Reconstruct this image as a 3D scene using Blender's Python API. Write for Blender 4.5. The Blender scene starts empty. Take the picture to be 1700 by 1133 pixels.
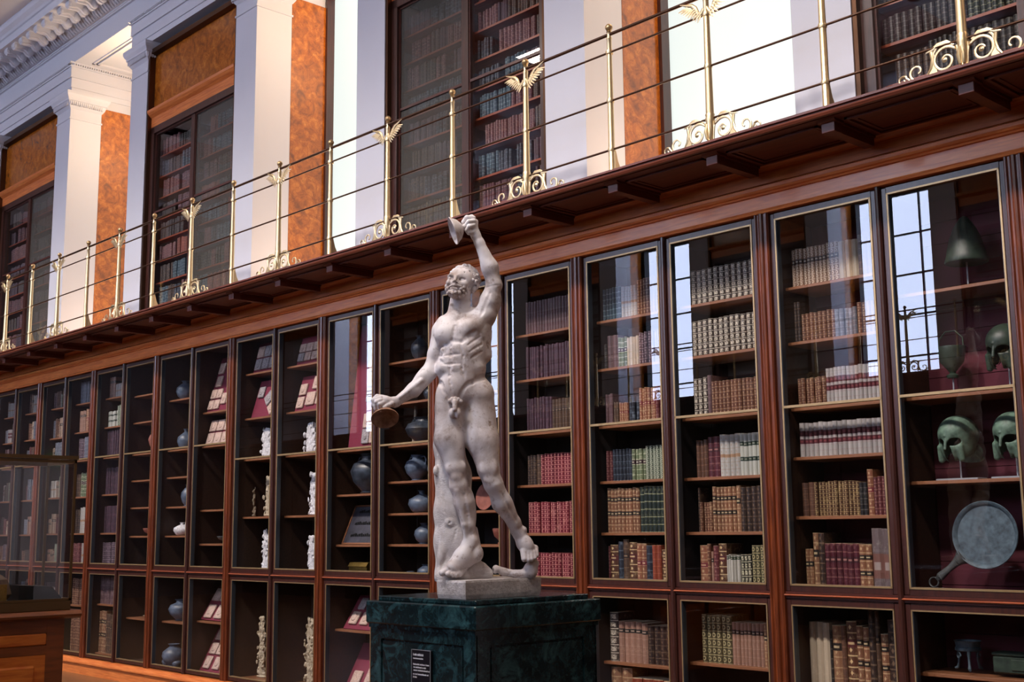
# A museum library hall: glazed mahogany bookcases below a brass-railed gallery, marble statue in front.
import bpy, math, random
import numpy as np
from mathutils import Vector, Matrix
SC = bpy.context.scene
C = SC.collection
random.seed(11)
PI = math.pi

# ---------------------------------------------------------------- camera
def make_camera():
    yaw, pitch, roll, f = math.radians(46.775), math.radians(8.897), math.radians(-0.592), 2000.7
    cy, sy, cp, sp = math.cos(yaw), math.sin(yaw), math.cos(pitch), math.sin(pitch)
    F = Vector((-sy * cp, cy * cp, sp)); Rr = Vector((cy, sy, 0)); U = Rr.cross(F)
    R2 = Rr * math.cos(roll) + U * math.sin(roll); U2 = U * math.cos(roll) - Rr * math.sin(roll)
    cd = bpy.data.cameras.new('camera'); cam = bpy.data.objects.new('camera', cd)
    C.objects.link(cam)
    M = Matrix((R2, U2, -F)).transposed().to_4x4(); M.translation = Vector((0, -6.6, 1.6))
    cam.matrix_world = M
    cd.sensor_width = 36; cd.lens = f / 1700 * 36; cd.clip_start = .05; cd.clip_end = 200
    SC.camera = cam
make_camera()

# ---------------------------------------------------------------- world, exposure, lights
SC.view_settings.view_transform = 'Standard'; SC.view_settings.look = 'None'
SC.view_settings.gamma = 1; SC.view_settings.use_curve_mapping = False
SC.view_settings.exposure = 0.0
SC.render.film_transparent = False
SC.cycles.use_denoising = True
SC.cycles.max_bounces = 8; SC.cycles.diffuse_bounces = 3; SC.cycles.glossy_bounces = 3
SC.cycles.transparent_max_bounces = 24; SC.cycles.transmission_bounces = 4
SC.cycles.sample_clamp_indirect = 4.0
SC.cycles.caustics_reflective = False; SC.cycles.caustics_refractive = False
wd = bpy.data.worlds.new('sky'); SC.world = wd; wd.use_nodes = True
wd.node_tree.nodes['Background'].inputs[0].default_value = (.62, .74, 1, 1)
wd.node_tree.nodes['Background'].inputs[1].default_value = 1.0
WIN_IN = .92      # frosted windows of the far gallery (seen in the picture)
WIN_OPP = 12.0     # clear daylight windows of the opposite gallery

def area_light(name, loc, rot, sx, sy, power, col, spread=PI):
    l = bpy.data.lights.new(name, 'AREA'); l.shape = 'RECTANGLE'; l.size = sx; l.size_y = sy
    l.energy = power; l.color = col; l.spread = spread
    o = bpy.data.objects.new(name, l); C.objects.link(o); o.location = loc; o.rotation_euler = rot
    return o
ALC = [-5.43 - 5.137 * i for i in range(-2, 5)]     # alcove centres along the wall
for i, ax in enumerate(ALC):
    area_light('alcove_uplighter', (ax, .62, 4.12), (PI, 0, 0), 1.2, .3, 24, (1, .68, .42))
    l = bpy.data.lights.new('alcove_lamp', 'POINT'); l.energy = 110; l.color = (1, .72, .42); l.shadow_soft_size = .1
    o = bpy.data.objects.new('alcove_lamp', l); C.objects.link(o); o.location = (ax + .6, .85, 7.5)
    l = bpy.data.lights.new('opposite_alcove_fill', 'POINT'); l.energy = 140; l.color = (.72, .85, 1); l.shadow_soft_size = .1  # bluish fill added in the opposite alcoves to brighten their mirrored sides
    o = bpy.data.objects.new('opposite_alcove_fill', l); C.objects.link(o); o.location = (ax + .3, -12.75, 8.15)
for i in range(-2, 2):
    area_light('hall_fill_light', (-8 + 5.137 * i, -5.9, 9.2), (0, 0, 0), .8, .8, 70, (1, .86, .74))  # added fill light for the hall, no known fixture
for i in range(-5, 3):                              # fill lights added under the ceiling to brighten the bookcases
    area_light('bookcase_fill_light', (-6.5 + 2.57 * i, -6.2, 9.15), (math.radians(41), 0, math.radians(0)), .5, .5, 60, (1, .90, .82), math.radians(60))

# the measured places: wall face y = 0, hall at y < 0, floor z = FL
FL = -.1
PITCH = 1.7124; HALF = PITCH / 2
YOPP = -11.8        # lower case fronts of the opposite wall

# ---------------------------------------------------------------- small helpers
def lin(c):
    if isinstance(c, str): c = tuple(int(c[i:i + 2], 16) / 255 for i in (0, 2, 4))
    return tuple((x / 12.92 if x <= .04045 else ((x + .055) / 1.055) ** 2.4) for x in c) + (1,)

class NT:
    def __init__(s, name):
        s.m = bpy.data.materials.new(name); s.m.use_nodes = True; s.t = s.m.node_tree; s.p = s.t.nodes['Principled BSDF']
        s.out = s.t.nodes['Material Output']
    def n(s, kind, **kw):
        x = s.t.nodes.new('ShaderNode' + kind)
        for k, v in kw.items(): setattr(x, k, v)
        return x
    def l(s, a, b): s.t.links.new(a, b)
    def math(s, op, a, b=0.0, c=None):
        x = s.n('Math', operation=op)
        for i, v in enumerate((a, b) if c is None else (a, b, c)):
            if isinstance(v, (int, float)): x.inputs[i].default_value = v
            else: s.l(v, x.inputs[i])
        return x.outputs[0]
    def mix(s, f, a, b, mode='MIX'):
        x = s.n('Mix', data_type='RGBA', blend_type=mode)
        for sock, v in ((x.inputs[0], f), (x.inputs[6], a), (x.inputs[7], b)):
            if isinstance(v, (int, float, tuple)): sock.default_value = v
            else: s.l(v, sock)
        return x.outputs[2]
    def ramp(s, f, stops):
        x = s.n('ValToRGB'); e = x.color_ramp.elements
        for i, (p, c) in enumerate(stops):
            if i < 2: e[i].position = p; e[i].color = c
            else: q = e.new(p); q.color = c
        s.l(f, x.inputs[0]); return x.outputs[0]
    def noise(s, scale, detail=4, vec=None, rough=.5, dist=0):
        x = s.n('TexNoise'); x.inputs['Scale'].default_value = scale; x.inputs['Detail'].default_value = detail
        x.inputs['Roughness'].default_value = rough; x.inputs['Distortion'].default_value = dist
        if vec is not None: s.l(vec, x.inputs['Vector'])
        return x.outputs['Fac']
    def coord(s, which='Object', scale=(1, 1, 1)):
        tc = s.n('TexCoord'); mp = s.n('Mapping'); mp.inputs['Scale'].default_value = scale
        s.l(tc.outputs[which], mp.inputs[0]); return mp.outputs[0]
    def bump(s, h, strength=.3, dist=.01):
        b = s.n('Bump'); b.inputs['Strength'].default_value = strength; b.inputs['Distance'].default_value = dist
        s.l(h, b.inputs['Height']); s.l(b.outputs[0], s.p.inputs['Normal'])
    def set(s, **kw):
        for k, v in kw.items(): s.p.inputs[k.replace('_', ' ')].default_value = v
        return s

def wood(name, c1, c2, rough=.32, sc=(1.2, 18, 18), bump=.08, coat=.4):
    m = NT(name); v = m.coord(scale=sc); f = m.noise(3, 6, v, .6, .6)
    v2 = m.coord(scale=(.8, .8, .8)); f2 = m.noise(2.2, 3, v2)
    c = m.ramp(f, [(.3, lin(c1)), (.7, lin(c2))]); c = m.mix(m.math('MULTIPLY', f2, .35), c, lin(c1))
    m.l(c, m.p.inputs['Base Color']); m.set(Roughness=rough); m.p.inputs['Coat Weight'].default_value = coat
    m.p.inputs['Coat Roughness'].default_value = .22; m.bump(f, bump, .002); return m.m
def plain(name, col, rough=.5, metal=0, nz=0, nscale=20, bump=0):
    m = NT(name); m.set(Roughness=rough, Metallic=metal)
    if nz:
        f = m.noise(nscale, 5, m.coord()); a = lin(col); b = tuple(x * (1 - nz) for x in a[:3]) + (1,)
        m.l(m.mix(f, a, b), m.p.inputs['Base Color'])
        if bump: m.bump(f, bump, .004)
    else: m.p.inputs['Base Color'].default_value = lin(col)
    return m.m

M = {}
M['mahog'] = wood('polished_mahogany', '74351f', 'a8583a')
M['mahog_v'] = wood('polished_mahogany_upright', '40190c', '86411f', sc=(18, 18, 1.2))
M['frieze'] = wood('frieze_mahogany', 'b85a2c', 'ee9450', rough=.3, coat=.2)
M['darkw'] = wood('dark_mahogany', '341510', '57271c', rough=.38)
M['darkw_v'] = wood('dark_mahogany_upright', '2a1310', '4a251c', rough=.35, sc=(18, 18, 1.2))
M['lip'] = wood('gallery_edge_mahogany', '4a2216', '773a26', rough=.35)
M['soffit'] = wood('soffit_mahogany', '4a1c12', '6b2c1c', rough=.45, coat=.1)
M['inner'] = wood('case_lining_wood', '2a1a12', '422918', rough=.6, coat=0)
M['inner_dark'] = plain('case_dark_lining', '1b1518', .7, nz=.3, nscale=6)
M['shelf'] = wood('shelf_edge_wood', '6e4530', '94613f', rough=.45, coat=.15)
M['edge'] = plain('painted_metal_stile', '3e434a', .35, .3)
M['damask'] = plain('burgundy_cloth', '5c2030', .85, nz=.35, nscale=9)
M['board'] = plain('maroon_display_board', '741c36', .8, nz=.15)
M['brass'] = plain('polished_brass', 'ecd2a4', .34, .9, nz=.2, nscale=30)
M['brass_old'] = plain('aged_brass', 'c4a478', .36, .7, nz=.3, nscale=20)
M['railm'] = plain('dark_bronze_rail', '5a4030', .3, .9)
M['plaster'] = plain('white_plaster', 'cac9d2', .62, nz=.04, nscale=4)
M['plaster_d'] = plain('ceiling_plaster', 'bdb8c2', .7, nz=.05, nscale=4)
M['siena_wall'] = plain('painted_end_wall', '4e484e', .7, nz=.1, nscale=3)
M['blush'] = plain('salmon_ceiling_panel', 'd08c80', .7, nz=.1, nscale=6)
M['floorm'] = wood('oak_floor_boards', '5e4028', '86603e', rough=.35, sc=(1.5, 14, 1))
M['iron'] = plain('black_iron', '15171a', .45, .6)
M['black'] = plain('black_fittings', '0c0c0e', .4)
m = NT('siena_marble'); v = m.coord(scale=(1, 1, 1))
vo = m.n('TexVoronoi'); vo.feature = 'DISTANCE_TO_EDGE'; vo.inputs['Scale'].default_value = 9
nz = m.n('TexNoise'); nz.inputs['Scale'].default_value = 5; nz.inputs['Detail'].default_value = 6
m.l(v, nz.inputs['Vector']); m.l(m.mix(.55, v, nz.outputs['Color']), vo.inputs['Vector'])
f = m.noise(7, 8, v, .65, 1.2)
c = m.ramp(f, [(.3, lin('6c3a0c')), (.52, lin('a45916')), (.7, lin('c67a2a'))])
c = m.mix(m.ramp(vo.outputs[0], [(0, (.5, .5, .5, 1)), (.06, (0, 0, 0, 1))]), c, lin('6a320c'))
m.l(c, m.p.inputs['Base Color']); m.set(Roughness=.22); m.p.inputs['Coat Weight'].default_value = .35; m.p.inputs['Coat Roughness'].default_value = .15; M['siena'] = m.m
m = NT('statue_marble'); v = m.coord(scale=(1, 1, 1)); f = m.noise(5, 7, v, .62, .4); f2 = m.noise(22, 6, v, .7); f3 = m.noise(2.1, 4, v)
c = m.ramp(f, [(.3, lin('907d74')), (.5, lin('d4ccce')), (.75, lin('e8e4e6'))])
c = m.mix(m.ramp(f2, [(.3, (1, 1, 1, 1)), (.45, (0, 0, 0, 1))]), c, lin('8a756a'))
c = m.mix(m.ramp(f3, [(.5, (0, 0, 0, 1)), (.72, (.45, .45, .45, 1))]), c, lin('b39c90'))
m.l(c, m.p.inputs['Base Color']); m.set(Roughness=.5); m.p.inputs['Subsurface Weight'].default_value = 0; m.bump(f2, .25, .003); M['marble'] = m.m
m = NT('rough_cut_marble'); v = m.coord(); f = m.noise(60, 6, v, .7); f2 = m.noise(9, 5, v, .6)
c = m.ramp(f2, [(.3, lin('a99f9c')), (.7, lin('dcd6d6'))]); m.l(m.mix(m.ramp(f, [(.3, (.6, .6, .6, 1)), (.55, (0, 0, 0, 1))]), c, lin('847874')), m.p.inputs['Base Color'])
m.set(Roughness=.75); m.bump(f, .9, .008); M['marble_rough'] = m.m
m = NT('stained_cymbal_marble'); f = m.noise(25, 6, m.coord(), .6)
m.l(m.ramp(f, [(.3, lin('6e4630')), (.7, lin('a98268'))]), m.p.inputs['Base Color']); m.set(Roughness=.6); m.bump(f, .3, .003); M['cymbal'] = m.m
m = NT('green_serpentine'); v = m.coord(); f = m.noise(7.5, 10, v, .7, .9); f2 = m.noise(26, 6, v, .7, .8); w = m.n('TexWave'); w.wave_type = 'BANDS'
w.inputs['Scale'].default_value = 1.1; w.inputs['Distortion'].default_value = 9; w.inputs['Detail'].default_value = 5; m.l(v, w.inputs['Vector'])
c = m.ramp(f, [(.32, lin('080f12')), (.52, lin('12262b')), (.72, lin('3a6064'))])
c = m.mix(m.ramp(f2, [(.5, (0, 0, 0, 1)), (.75, (.45, .45, .45, 1))]), c, lin('3e6062'))
c = m.mix(m.ramp(w.outputs['Fac'], [(.97, (0, 0, 0, 1)), (1, (.0, .0, .0, 1))]), c, lin('8a9a96'))
m.l(c, m.p.inputs['Base Color']); m.set(Roughness=.16); M['serp'] = m.m

def glass(name, tint=(1, 1, 1, 1), haze=0.0, hazecol='6b6862', gain=1.0):
    m = NT(name); t = m.t; t.nodes.remove(m.p)
    ge = m.n('NewGeometry'); dt = m.n('VectorMath', operation='DOT_PRODUCT'); m.l(ge.outputs['Normal'], dt.inputs[0]); m.l(ge.outputs['Incoming'], dt.inputs[1])
    c1 = m.math('SUBTRACT', 1.0, m.math('ABSOLUTE', dt.outputs['Value'])); sch = m.math('ADD', m.math('MULTIPLY', m.math('POWER', c1, 5.0), .957), .043)
    k = m.math('MULTIPLY', sch, 1.9 * gain); k = m.math('MINIMUM', k, 1.0)
    tr = m.n('BsdfTransparent'); tr.inputs[0].default_value = tint
    gl = m.n('BsdfGlossy'); gl.inputs['Roughness'].default_value = .0; gl.inputs['Color'].default_value = (1, 1, 1, 1)
    a = m.n('MixShader'); m.l(k, a.inputs[0]); m.l(tr.outputs[0], a.inputs[1]); m.l(gl.outputs[0], a.inputs[2])
    res = a.outputs[0]
    if haze:
        df = m.n('BsdfDiffuse'); df.inputs[0].default_value = lin(hazecol)
        b = m.n('MixShader'); b.inputs[0].default_value = haze; m.l(res, b.inputs[1]); m.l(df.outputs[0], b.inputs[2]); res = b.outputs[0]
    m.l(res, m.out.inputs[0]); return m.m
M['glass'] = glass('cabinet_glass')
M['glass_hazy'] = glass('veiled_cabinet_glass', haze=.42)  # grey reflection on the pane put in as a diffuse veil
def emit(name, col, s):
    m = NT(name); m.p.inputs['Base Color'].default_value = (.12, .12, .12, 1); m.p.inputs['Emission Color'].default_value = lin(col)
    m.p.inputs['Emission Strength'].default_value = s; return m.m
M['win_in'] = emit('frosted_daylight_window', 'f2fcf7', WIN_IN)
M['win_dim'] = emit('dimmed_window', 'dfe4e8', 1.2)  # unseen right-end opposite windows, dimmed to keep that end of the hall darker
M['win_opp'] = emit('daylight_window', 'cfdcff', WIN_OPP)

# ---------------------------------------------------------------- mesh builder
class MB:
    def __init__(s): s.v = []; s.f = []; s.mi = []; s.uv = None
    def add(s, vs, fs, mi=0):
        b = len(s.v); s.v += [tuple(v) for v in vs]; s.f += [tuple(b + i for i in f) for f in fs]; s.mi += [mi] * len(fs); return s
    def box(s, x0, y0, z0, x1, y1, z1, mi=0, ch=0.0):
        if x1 < x0: x0, x1 = x1, x0
        if y1 < y0: y0, y1 = y1, y0
        if z1 < z0: z0, z1 = z1, z0
        if ch <= 0:
            vs = [(x0, y0, z0), (x1, y0, z0), (x1, y1, z0), (x0, y1, z0), (x0, y0, z1), (x1, y0, z1), (x1, y1, z1), (x0, y1, z1)]
            return s.add(vs, [(0, 3, 2, 1), (4, 5, 6, 7), (0, 1, 5, 4), (1, 2, 6, 5), (2, 3, 7, 6), (3, 0, 4, 7)], mi)
        c = ch; pf = [(x0 + c, y0), (x1 - c, y0), (x1, y0 + c), (x1, y1 - c), (x1 - c, y1), (x0 + c, y1), (x0, y1 - c), (x0, y0 + c)]
        pi_ = [(min(max(x, x0 + c), x1 - c), min(max(y, y0 + c), y1 - c)) for x, y in pf]
        vs = [(x, y, z0) for x, y in pi_] + [(x, y, z0 + c) for x, y in pf] + [(x, y, z1 - c) for x, y in pf] + [(x, y, z1) for x, y in pi_]
        fs = [tuple(range(7, -1, -1)), tuple(range(24, 32))]
        for r in range(3):
            for i in range(8): fs.append((r * 8 + i, r * 8 + (i + 1) % 8, r * 8 + 8 + (i + 1) % 8, r * 8 + 8 + i))
        return s.add(vs, fs, mi)
    def prism(s, prof, a0, a1, axis='x', mi=0, closed=True, cap=True):
        # prof: list of 2-tuples; axis x: (y,z); axis y: (x,z); axis z: (x,y)
        def P(p, a): return {'x': (a, p[0], p[1]), 'y': (p[0], a, p[1]), 'z': (p[0], p[1], a)}[axis]
        n = len(prof); vs = [P(p, a0) for p in prof] + [P(p, a1) for p in prof]
        fs = [(i, (i + 1) % n, n + (i + 1) % n, n + i) for i in range(n if closed else n - 1)]
        if closed and cap: fs += [tuple(range(n - 1, -1, -1)), tuple(range(n, 2 * n))]
        return s.add(vs, fs, mi)
    def lathe(s, prof, c=(0, 0, 0), n=20, mi=0, ax=None, ap=0):
        vs = []; fs = []
        for r, z in prof:
            for i in range(n):
                a = 2 * PI * i / n + ap; vs.append((r * math.cos(a), r * math.sin(a), z))
        if ax is not None:
            q = Vector((0, 0, 1)).rotation_difference(Vector(ax).normalized()); vs = [tuple(q @ Vector(v)) for v in vs]
        vs = [(v[0] + c[0], v[1] + c[1], v[2] + c[2]) for v in vs]
        m = len(prof)
        for j in range(m - 1):
            for i in range(n): fs.append((j * n + i, j * n + (i + 1) % n, (j + 1) * n + (i + 1) % n, (j + 1) * n + i))
        fs.append(tuple(range(n - 1, -1, -1))); fs.append(tuple((m - 1) * n + i for i in range(n)))
        return s.add(vs, fs, mi)
    def tube(s, pts, r, n=8, mi=0, flat=1.0, closed=False):
        pts = [Vector(p) for p in pts]; m = len(pts); rs = r if isinstance(r, (list, tuple)) else [r] * m
        vs = []; fs = []; up = None
        for i, p in enumerate(pts):
            t = (pts[(i + 1) % m] - pts[i - 1]) if closed else (pts[min(i + 1, m - 1)] - pts[max(i - 1, 0)])
            t.normalize()
            if up is None:
                up = Vector((0, 1, 0)) if abs(t.y) < .9 else Vector((0, 0, 1))
            a = (up - t * up.dot(t)).normalized(); b = t.cross(a); up = a
            for k in range(n):
                an = 2 * PI * k / n; vs.append(tuple(p + a * (math.cos(an) * rs[i] * flat) + b * (math.sin(an) * rs[i])))
        for i in range(m if closed else m - 1):
            j = (i + 1) % m
            for k in range(n): fs.append((i * n + k, i * n + (k + 1) % n, j * n + (k + 1) % n, j * n + k))
        if not closed: fs.append(tuple(range(n - 1, -1, -1))); fs.append(tuple((m - 1) * n + k for k in range(n)))
        return s.add(vs, fs, mi)
    def xf(s, fn, start=0): s.v[start:] = [tuple(fn(v)) for v in s.v[start:]]; return s
    def mesh(s, name, mats, smooth=None):
        me = bpy.data.meshes.new(name); me.from_pydata(s.v, [], s.f)
        for mt in mats: me.materials.append(M[mt] if isinstance(mt, str) else mt)
        if len(mats) > 1: me.polygons.foreach_set('material_index', s.mi)
        if s.uv is not None:
            l = me.uv_layers.new(name='UVMap'); l.data.foreach_set('uv', s.uv)
        if smooth is not None:
            try: me.shade_smooth(); me.set_sharp_from_angle(angle=math.radians(smooth))
            except Exception: pass
        me.update(); return me
def place(name, me, parent=None, loc=(0, 0, 0), rot=(0, 0, 0), **props):
    o = bpy.data.objects.new(name, me); C.objects.link(o); o.location = loc; o.rotation_euler = rot
    if parent is not None: o.parent = parent
    for k, v in props.items(): o[k] = v
    return o
def thing(name, label, cat, loc=(0, 0, 0), rz=0, group=None):
    o = place(name, None, None, loc, (0, 0, rz), label=label, category=cat)
    if group: o['group'] = group
    return o
def copy_tree(o, parent=None):
    c = o.copy(); C.objects.link(c)
    if parent is not None: c.parent = parent
    for ch in list(o.children): copy_tree(ch, c)
    return c
def mirror_copy(root, label=None):
    c = copy_tree(root); c.location = (root.location.x, YOPP - root.location.y, root.location.z); c.scale = (1, -1, 1)
    if label: c['label'] = label
    return c
m = NT('weathered_trunk_marble'); v = m.coord(scale=(1, 1, 1)); f = m.noise(14, 7, v, .6); f2 = m.noise(70, 5, m.coord(scale=(1, 1, 2.4)), .6)
m.l(m.ramp(f, [(.3, lin('b5aaa8')), (.7, lin('e4dedd'))]), m.p.inputs['Base Color']); m.set(Roughness=.7); m.bump(f2, .7, .006); M['marble_trunk'] = m.m

# ---------------------------------------------------------------- carved marble: smooth-union solids, meshed by surface nets
def sdf_mesh(rows, h=0.0032):
    prim = []
    lo = np.full(3, 1e9); hi = np.full(3, -1e9)
    cut = None
    for r in rows:
        if r[0] == 'Z': cut = float(r[1]) / 1000; continue
        k = r[0]; v = [float(x) for x in r[1:]]
        if k in 'CG':
            a = np.array([v[0], -v[1], v[2]]) / 1000; b = np.array([v[4], -v[5], v[6]]) / 1000
            ra, rb, kk = v[3] / 1000, v[7] / 1000, v[8] / 1000
            p0 = np.minimum(a - ra, b - rb); p1 = np.maximum(a + ra, b + rb)
            prim.append((k, p0, p1, kk, (a, b, ra, rb)))
        else:
            c = np.array([v[0], -v[1], v[2]]) / 1000; rad = np.array(v[3:6]) / 1000; kk = v[8] / 1000
            m = rad.max(); prim.append((k, c - m, c + m, kk, (c, rad, math.radians(-v[6]))))
        if k in 'CEB':
            lo = np.minimum(lo, prim[-1][1]); hi = np.maximum(hi, prim[-1][2])
    lo -= .02; hi += .02
    n = np.ceil((hi - lo) / h).astype(int) + 1
    F = np.full(n, 1.0, np.float32); PI = math.pi
    ycol = (lo[1] + h * np.arange(n[1]))
    def front(x, z):                    # depth of the foremost surface at (x, z)
        i = int(round((x - lo[0]) / h)); j = int(round((z - lo[2]) / h))
        if not (0 <= i < n[0] and 0 <= j < n[2]): return None
        c = np.nonzero(F[i, :, j] < 0)[0]
        return ycol[c[0]] if len(c) else None
    def carve(balls, kk):
        B = np.array(balls); r = B[:, 3].max(); m = kk * 1.3 + 3 * h
        i0 = np.maximum(np.floor((B[:, :3].min(0) - r - m - lo) / h).astype(int), 0); i1 = np.minimum(np.ceil((B[:, :3].max(0) + r + m - lo) / h).astype(int) + 1, n)
        if (i1 <= i0).any(): return
        X = (lo[0] + h * np.arange(i0[0], i1[0]))[:, None, None]; Y = ycol[i0[1]:i1[1]][None, :, None]; Z = (lo[2] + h * np.arange(i0[2], i1[2]))[None, None, :]
        D = 1.0
        for b in B: D = np.minimum(D, np.sqrt((X - b[0]) ** 2 + (Y - b[1]) ** 2 + (Z - b[2]) ** 2) - b[3])
        sl = tuple(slice(i0[i], i1[i]) for i in range(3)); A = F[sl]; hh = np.clip(kk - np.abs(A + D), 0, None)
        F[sl] = np.maximum(A, -D) + hh * hh / (4 * kk)
    for k, p0, p1, kk, q in prim:
        if k == 'G':                    # a groove drawn on the front surface
            a, b, ra, rb = q; L = math.hypot(b[0] - a[0], b[2] - a[2]); ns = max(2, int(L / (ra * .5)) + 1); pts = []
            for t in np.linspace(0, 1, ns):
                x, z = a[0] + (b[0] - a[0]) * t, a[2] + (b[2] - a[2]) * t; y = front(x, z)
                if y is not None: pts.append((x, y, z, (ra + (rb - ra) * t) * math.sin(PI * min(max(t, .12), .88)) ** .5))
            if pts: carve([(x, y - r * 2.5, z, r * 2.85) for x, y, z, r in pts], max(kk * .6, .004))
            continue
        if k == 'B':                    # a low swelling laid on the front surface
            c, rad, ro = q; y = front(c[0], c[2])
            if y is None: continue
            q = (np.array([c[0], y + rad[1] * .62, c[2]]), rad, ro); k = 'E'; p0 = q[0] - rad.max(); p1 = q[0] + rad.max()
        m = kk * 1.3 + 3 * h
        i0 = np.maximum(np.floor((p0 - m - lo) / h).astype(int), 0)
        i1 = np.minimum(np.ceil((p1 + m - lo) / h).astype(int) + 1, n)
        if (i1 <= i0).any(): continue
        X = (lo[0] + h * np.arange(i0[0], i1[0], dtype=np.float32))[:, None, None]
        Y = (lo[1] + h * np.arange(i0[1], i1[1], dtype=np.float32))[None, :, None]
        Z = (lo[2] + h * np.arange(i0[2], i1[2], dtype=np.float32))[None, None, :]
        if k in 'CG':
            a, b, ra, rb = q; d = b - a; L = max(float(d @ d), 1e-12)
            t = np.clip(((X - a[0]) * d[0] + (Y - a[1]) * d[1] + (Z - a[2]) * d[2]) / L, 0, 1)
            D = np.sqrt((X - a[0] - t * d[0]) ** 2 + (Y - a[1] - t * d[1]) ** 2 + (Z - a[2] - t * d[2]) ** 2) - (ra + (rb - ra) * t)
        else:
            c, rad, ro = q; cs, sn = math.cos(ro), math.sin(ro)
            dx, dy, dz = X - c[0], Y - c[1], Z - c[2]
            ux = dx * cs + dz * sn; uz = -dx * sn + dz * cs
            e = np.sqrt((ux / rad[0]) ** 2 + (dy / rad[1]) ** 2 + (uz / rad[2]) ** 2)
            g = np.sqrt((ux / rad[0] ** 2) ** 2 + (dy / rad[1] ** 2) ** 2 + (uz / rad[2] ** 2) ** 2) + 1e-9
            D = np.where(e < 1e-4, -rad.min(), e * (e - 1) / g)
        sl = tuple(slice(i0[i], i1[i]) for i in range(3)); A = F[sl]
        if k in 'CE':
            hh = np.clip(kk - np.abs(A - D), 0, None); F[sl] = np.minimum(A, D) - hh * hh / (4 * kk)
        else:
            D = -D; hh = np.clip(kk - np.abs(A - D), 0, None); F[sl] = np.maximum(A, D) + hh * hh / (4 * kk)
    if cut is not None:
        Z = (lo[2] + h * np.arange(n[2], dtype=np.float32))[None, None, :]; F = np.maximum(F, cut - Z)
    return surface_nets(F, lo, h)

def surface_nets(F, lo, h):
    S = F < 0
    n = np.array(F.shape); nc = n - 1
    cnt = np.zeros(nc, np.uint8)
    for a in (0, 1):
        for b in (0, 1):
            for c in (0, 1):
                cnt += S[a:a + nc[0], b:b + nc[1], c:c + nc[2]]
    act = np.argwhere((cnt > 0) & (cnt < 8))
    idm = np.full(nc, -1, np.int32); idm[tuple(act.T)] = np.arange(len(act))
    P = np.zeros((len(act), 3)); W = np.zeros(len(act))
    cor = [(a, b, c) for a in (0, 1) for b in (0, 1) for c in (0, 1)]
    val = {q: F[act[:, 0] + q[0], act[:, 1] + q[1], act[:, 2] + q[2]] for q in cor}
    for q in cor:
        for ax in range(3):
            if q[ax] == 0:
                q2 = list(q); q2[ax] = 1; q2 = tuple(q2)
                f0, f1 = val[q], val[q2]; mk = (f0 < 0) != (f1 < 0)
                t = np.where(mk, f0 / np.where(mk, f0 - f1, 1), 0)
                e = np.tile(np.array(q, float), (len(act), 1)); e[:, ax] = t
                P += e * mk[:, None]; W += mk
    V = (act + P / W[:, None]) * h + lo
    quads = []
    for ax in range(3):
        b, c = (ax + 1) % 3, (ax + 2) % 3
        s0 = [slice(None)] * 3; s1 = [slice(None)] * 3
        s0[ax] = slice(0, -1); s1[ax] = slice(1, None)
        e = np.argwhere(S[tuple(s0)] != S[tuple(s1)])
        e = e[(e[:, b] > 0) & (e[:, c] > 0) & (e[:, b] < nc[b]) & (e[:, c] < nc[c])]
        fl = S[tuple(e.T)]
        def g(db, dc):
            w = e.copy(); w[:, b] += db; w[:, c] += dc
            return idm[tuple(w.T)]
        q = np.stack([g(-1, -1), g(0, -1), g(0, 0), g(-1, 0)], 1)
        q[~fl] = q[~fl][:, ::-1]
        quads.append(q)
    Q = np.concatenate(quads)
    return V, Q[(Q >= 0).all(1)]

def np_mesh(name, V, Q, smooth=True):
    me = bpy.data.meshes.new(name)
    me.vertices.add(len(V)); me.vertices.foreach_set('co', np.asarray(V, np.float32).ravel())
    me.loops.add(Q.size); me.loops.foreach_set('vertex_index', np.asarray(Q, np.int32).ravel())
    me.polygons.add(len(Q)); me.polygons.foreach_set('loop_start', np.arange(0, Q.size, Q.shape[1], dtype=np.int32))
    me.update(calc_edges=True)
    if smooth: me.shade_smooth()
    return me

# ---------------------------------------------------------------- setting: floor, walls, ceiling, gallery-level piers
X0, X1 = -31.0, 9.0
place('floor', MB().box(X0, YOPP - .6, FL - .1, X1, .6, FL).mesh('floor', ['floorm']), kind='structure')
place('ceiling', MB().box(X0, YOPP - .6, 9.75, X1, .6, 9.85).mesh('ceiling', ['plaster_d']), kind='structure')
place('wall_left', MB().box(X0 - .2, YOPP - 2, FL, X0, 2, 9.8).mesh('wall_left', ['siena_wall']), kind='structure')
place('wall_right', MB().box(X1, YOPP - 2, FL, X1 + .2, 2, 9.8).mesh('wall_right', ['plaster']), kind='structure')
place('wall_back', MB().box(X0, .52, FL, X1, .6, 4.0).mesh('wall_back', ['plaster']), kind='structure')

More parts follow.
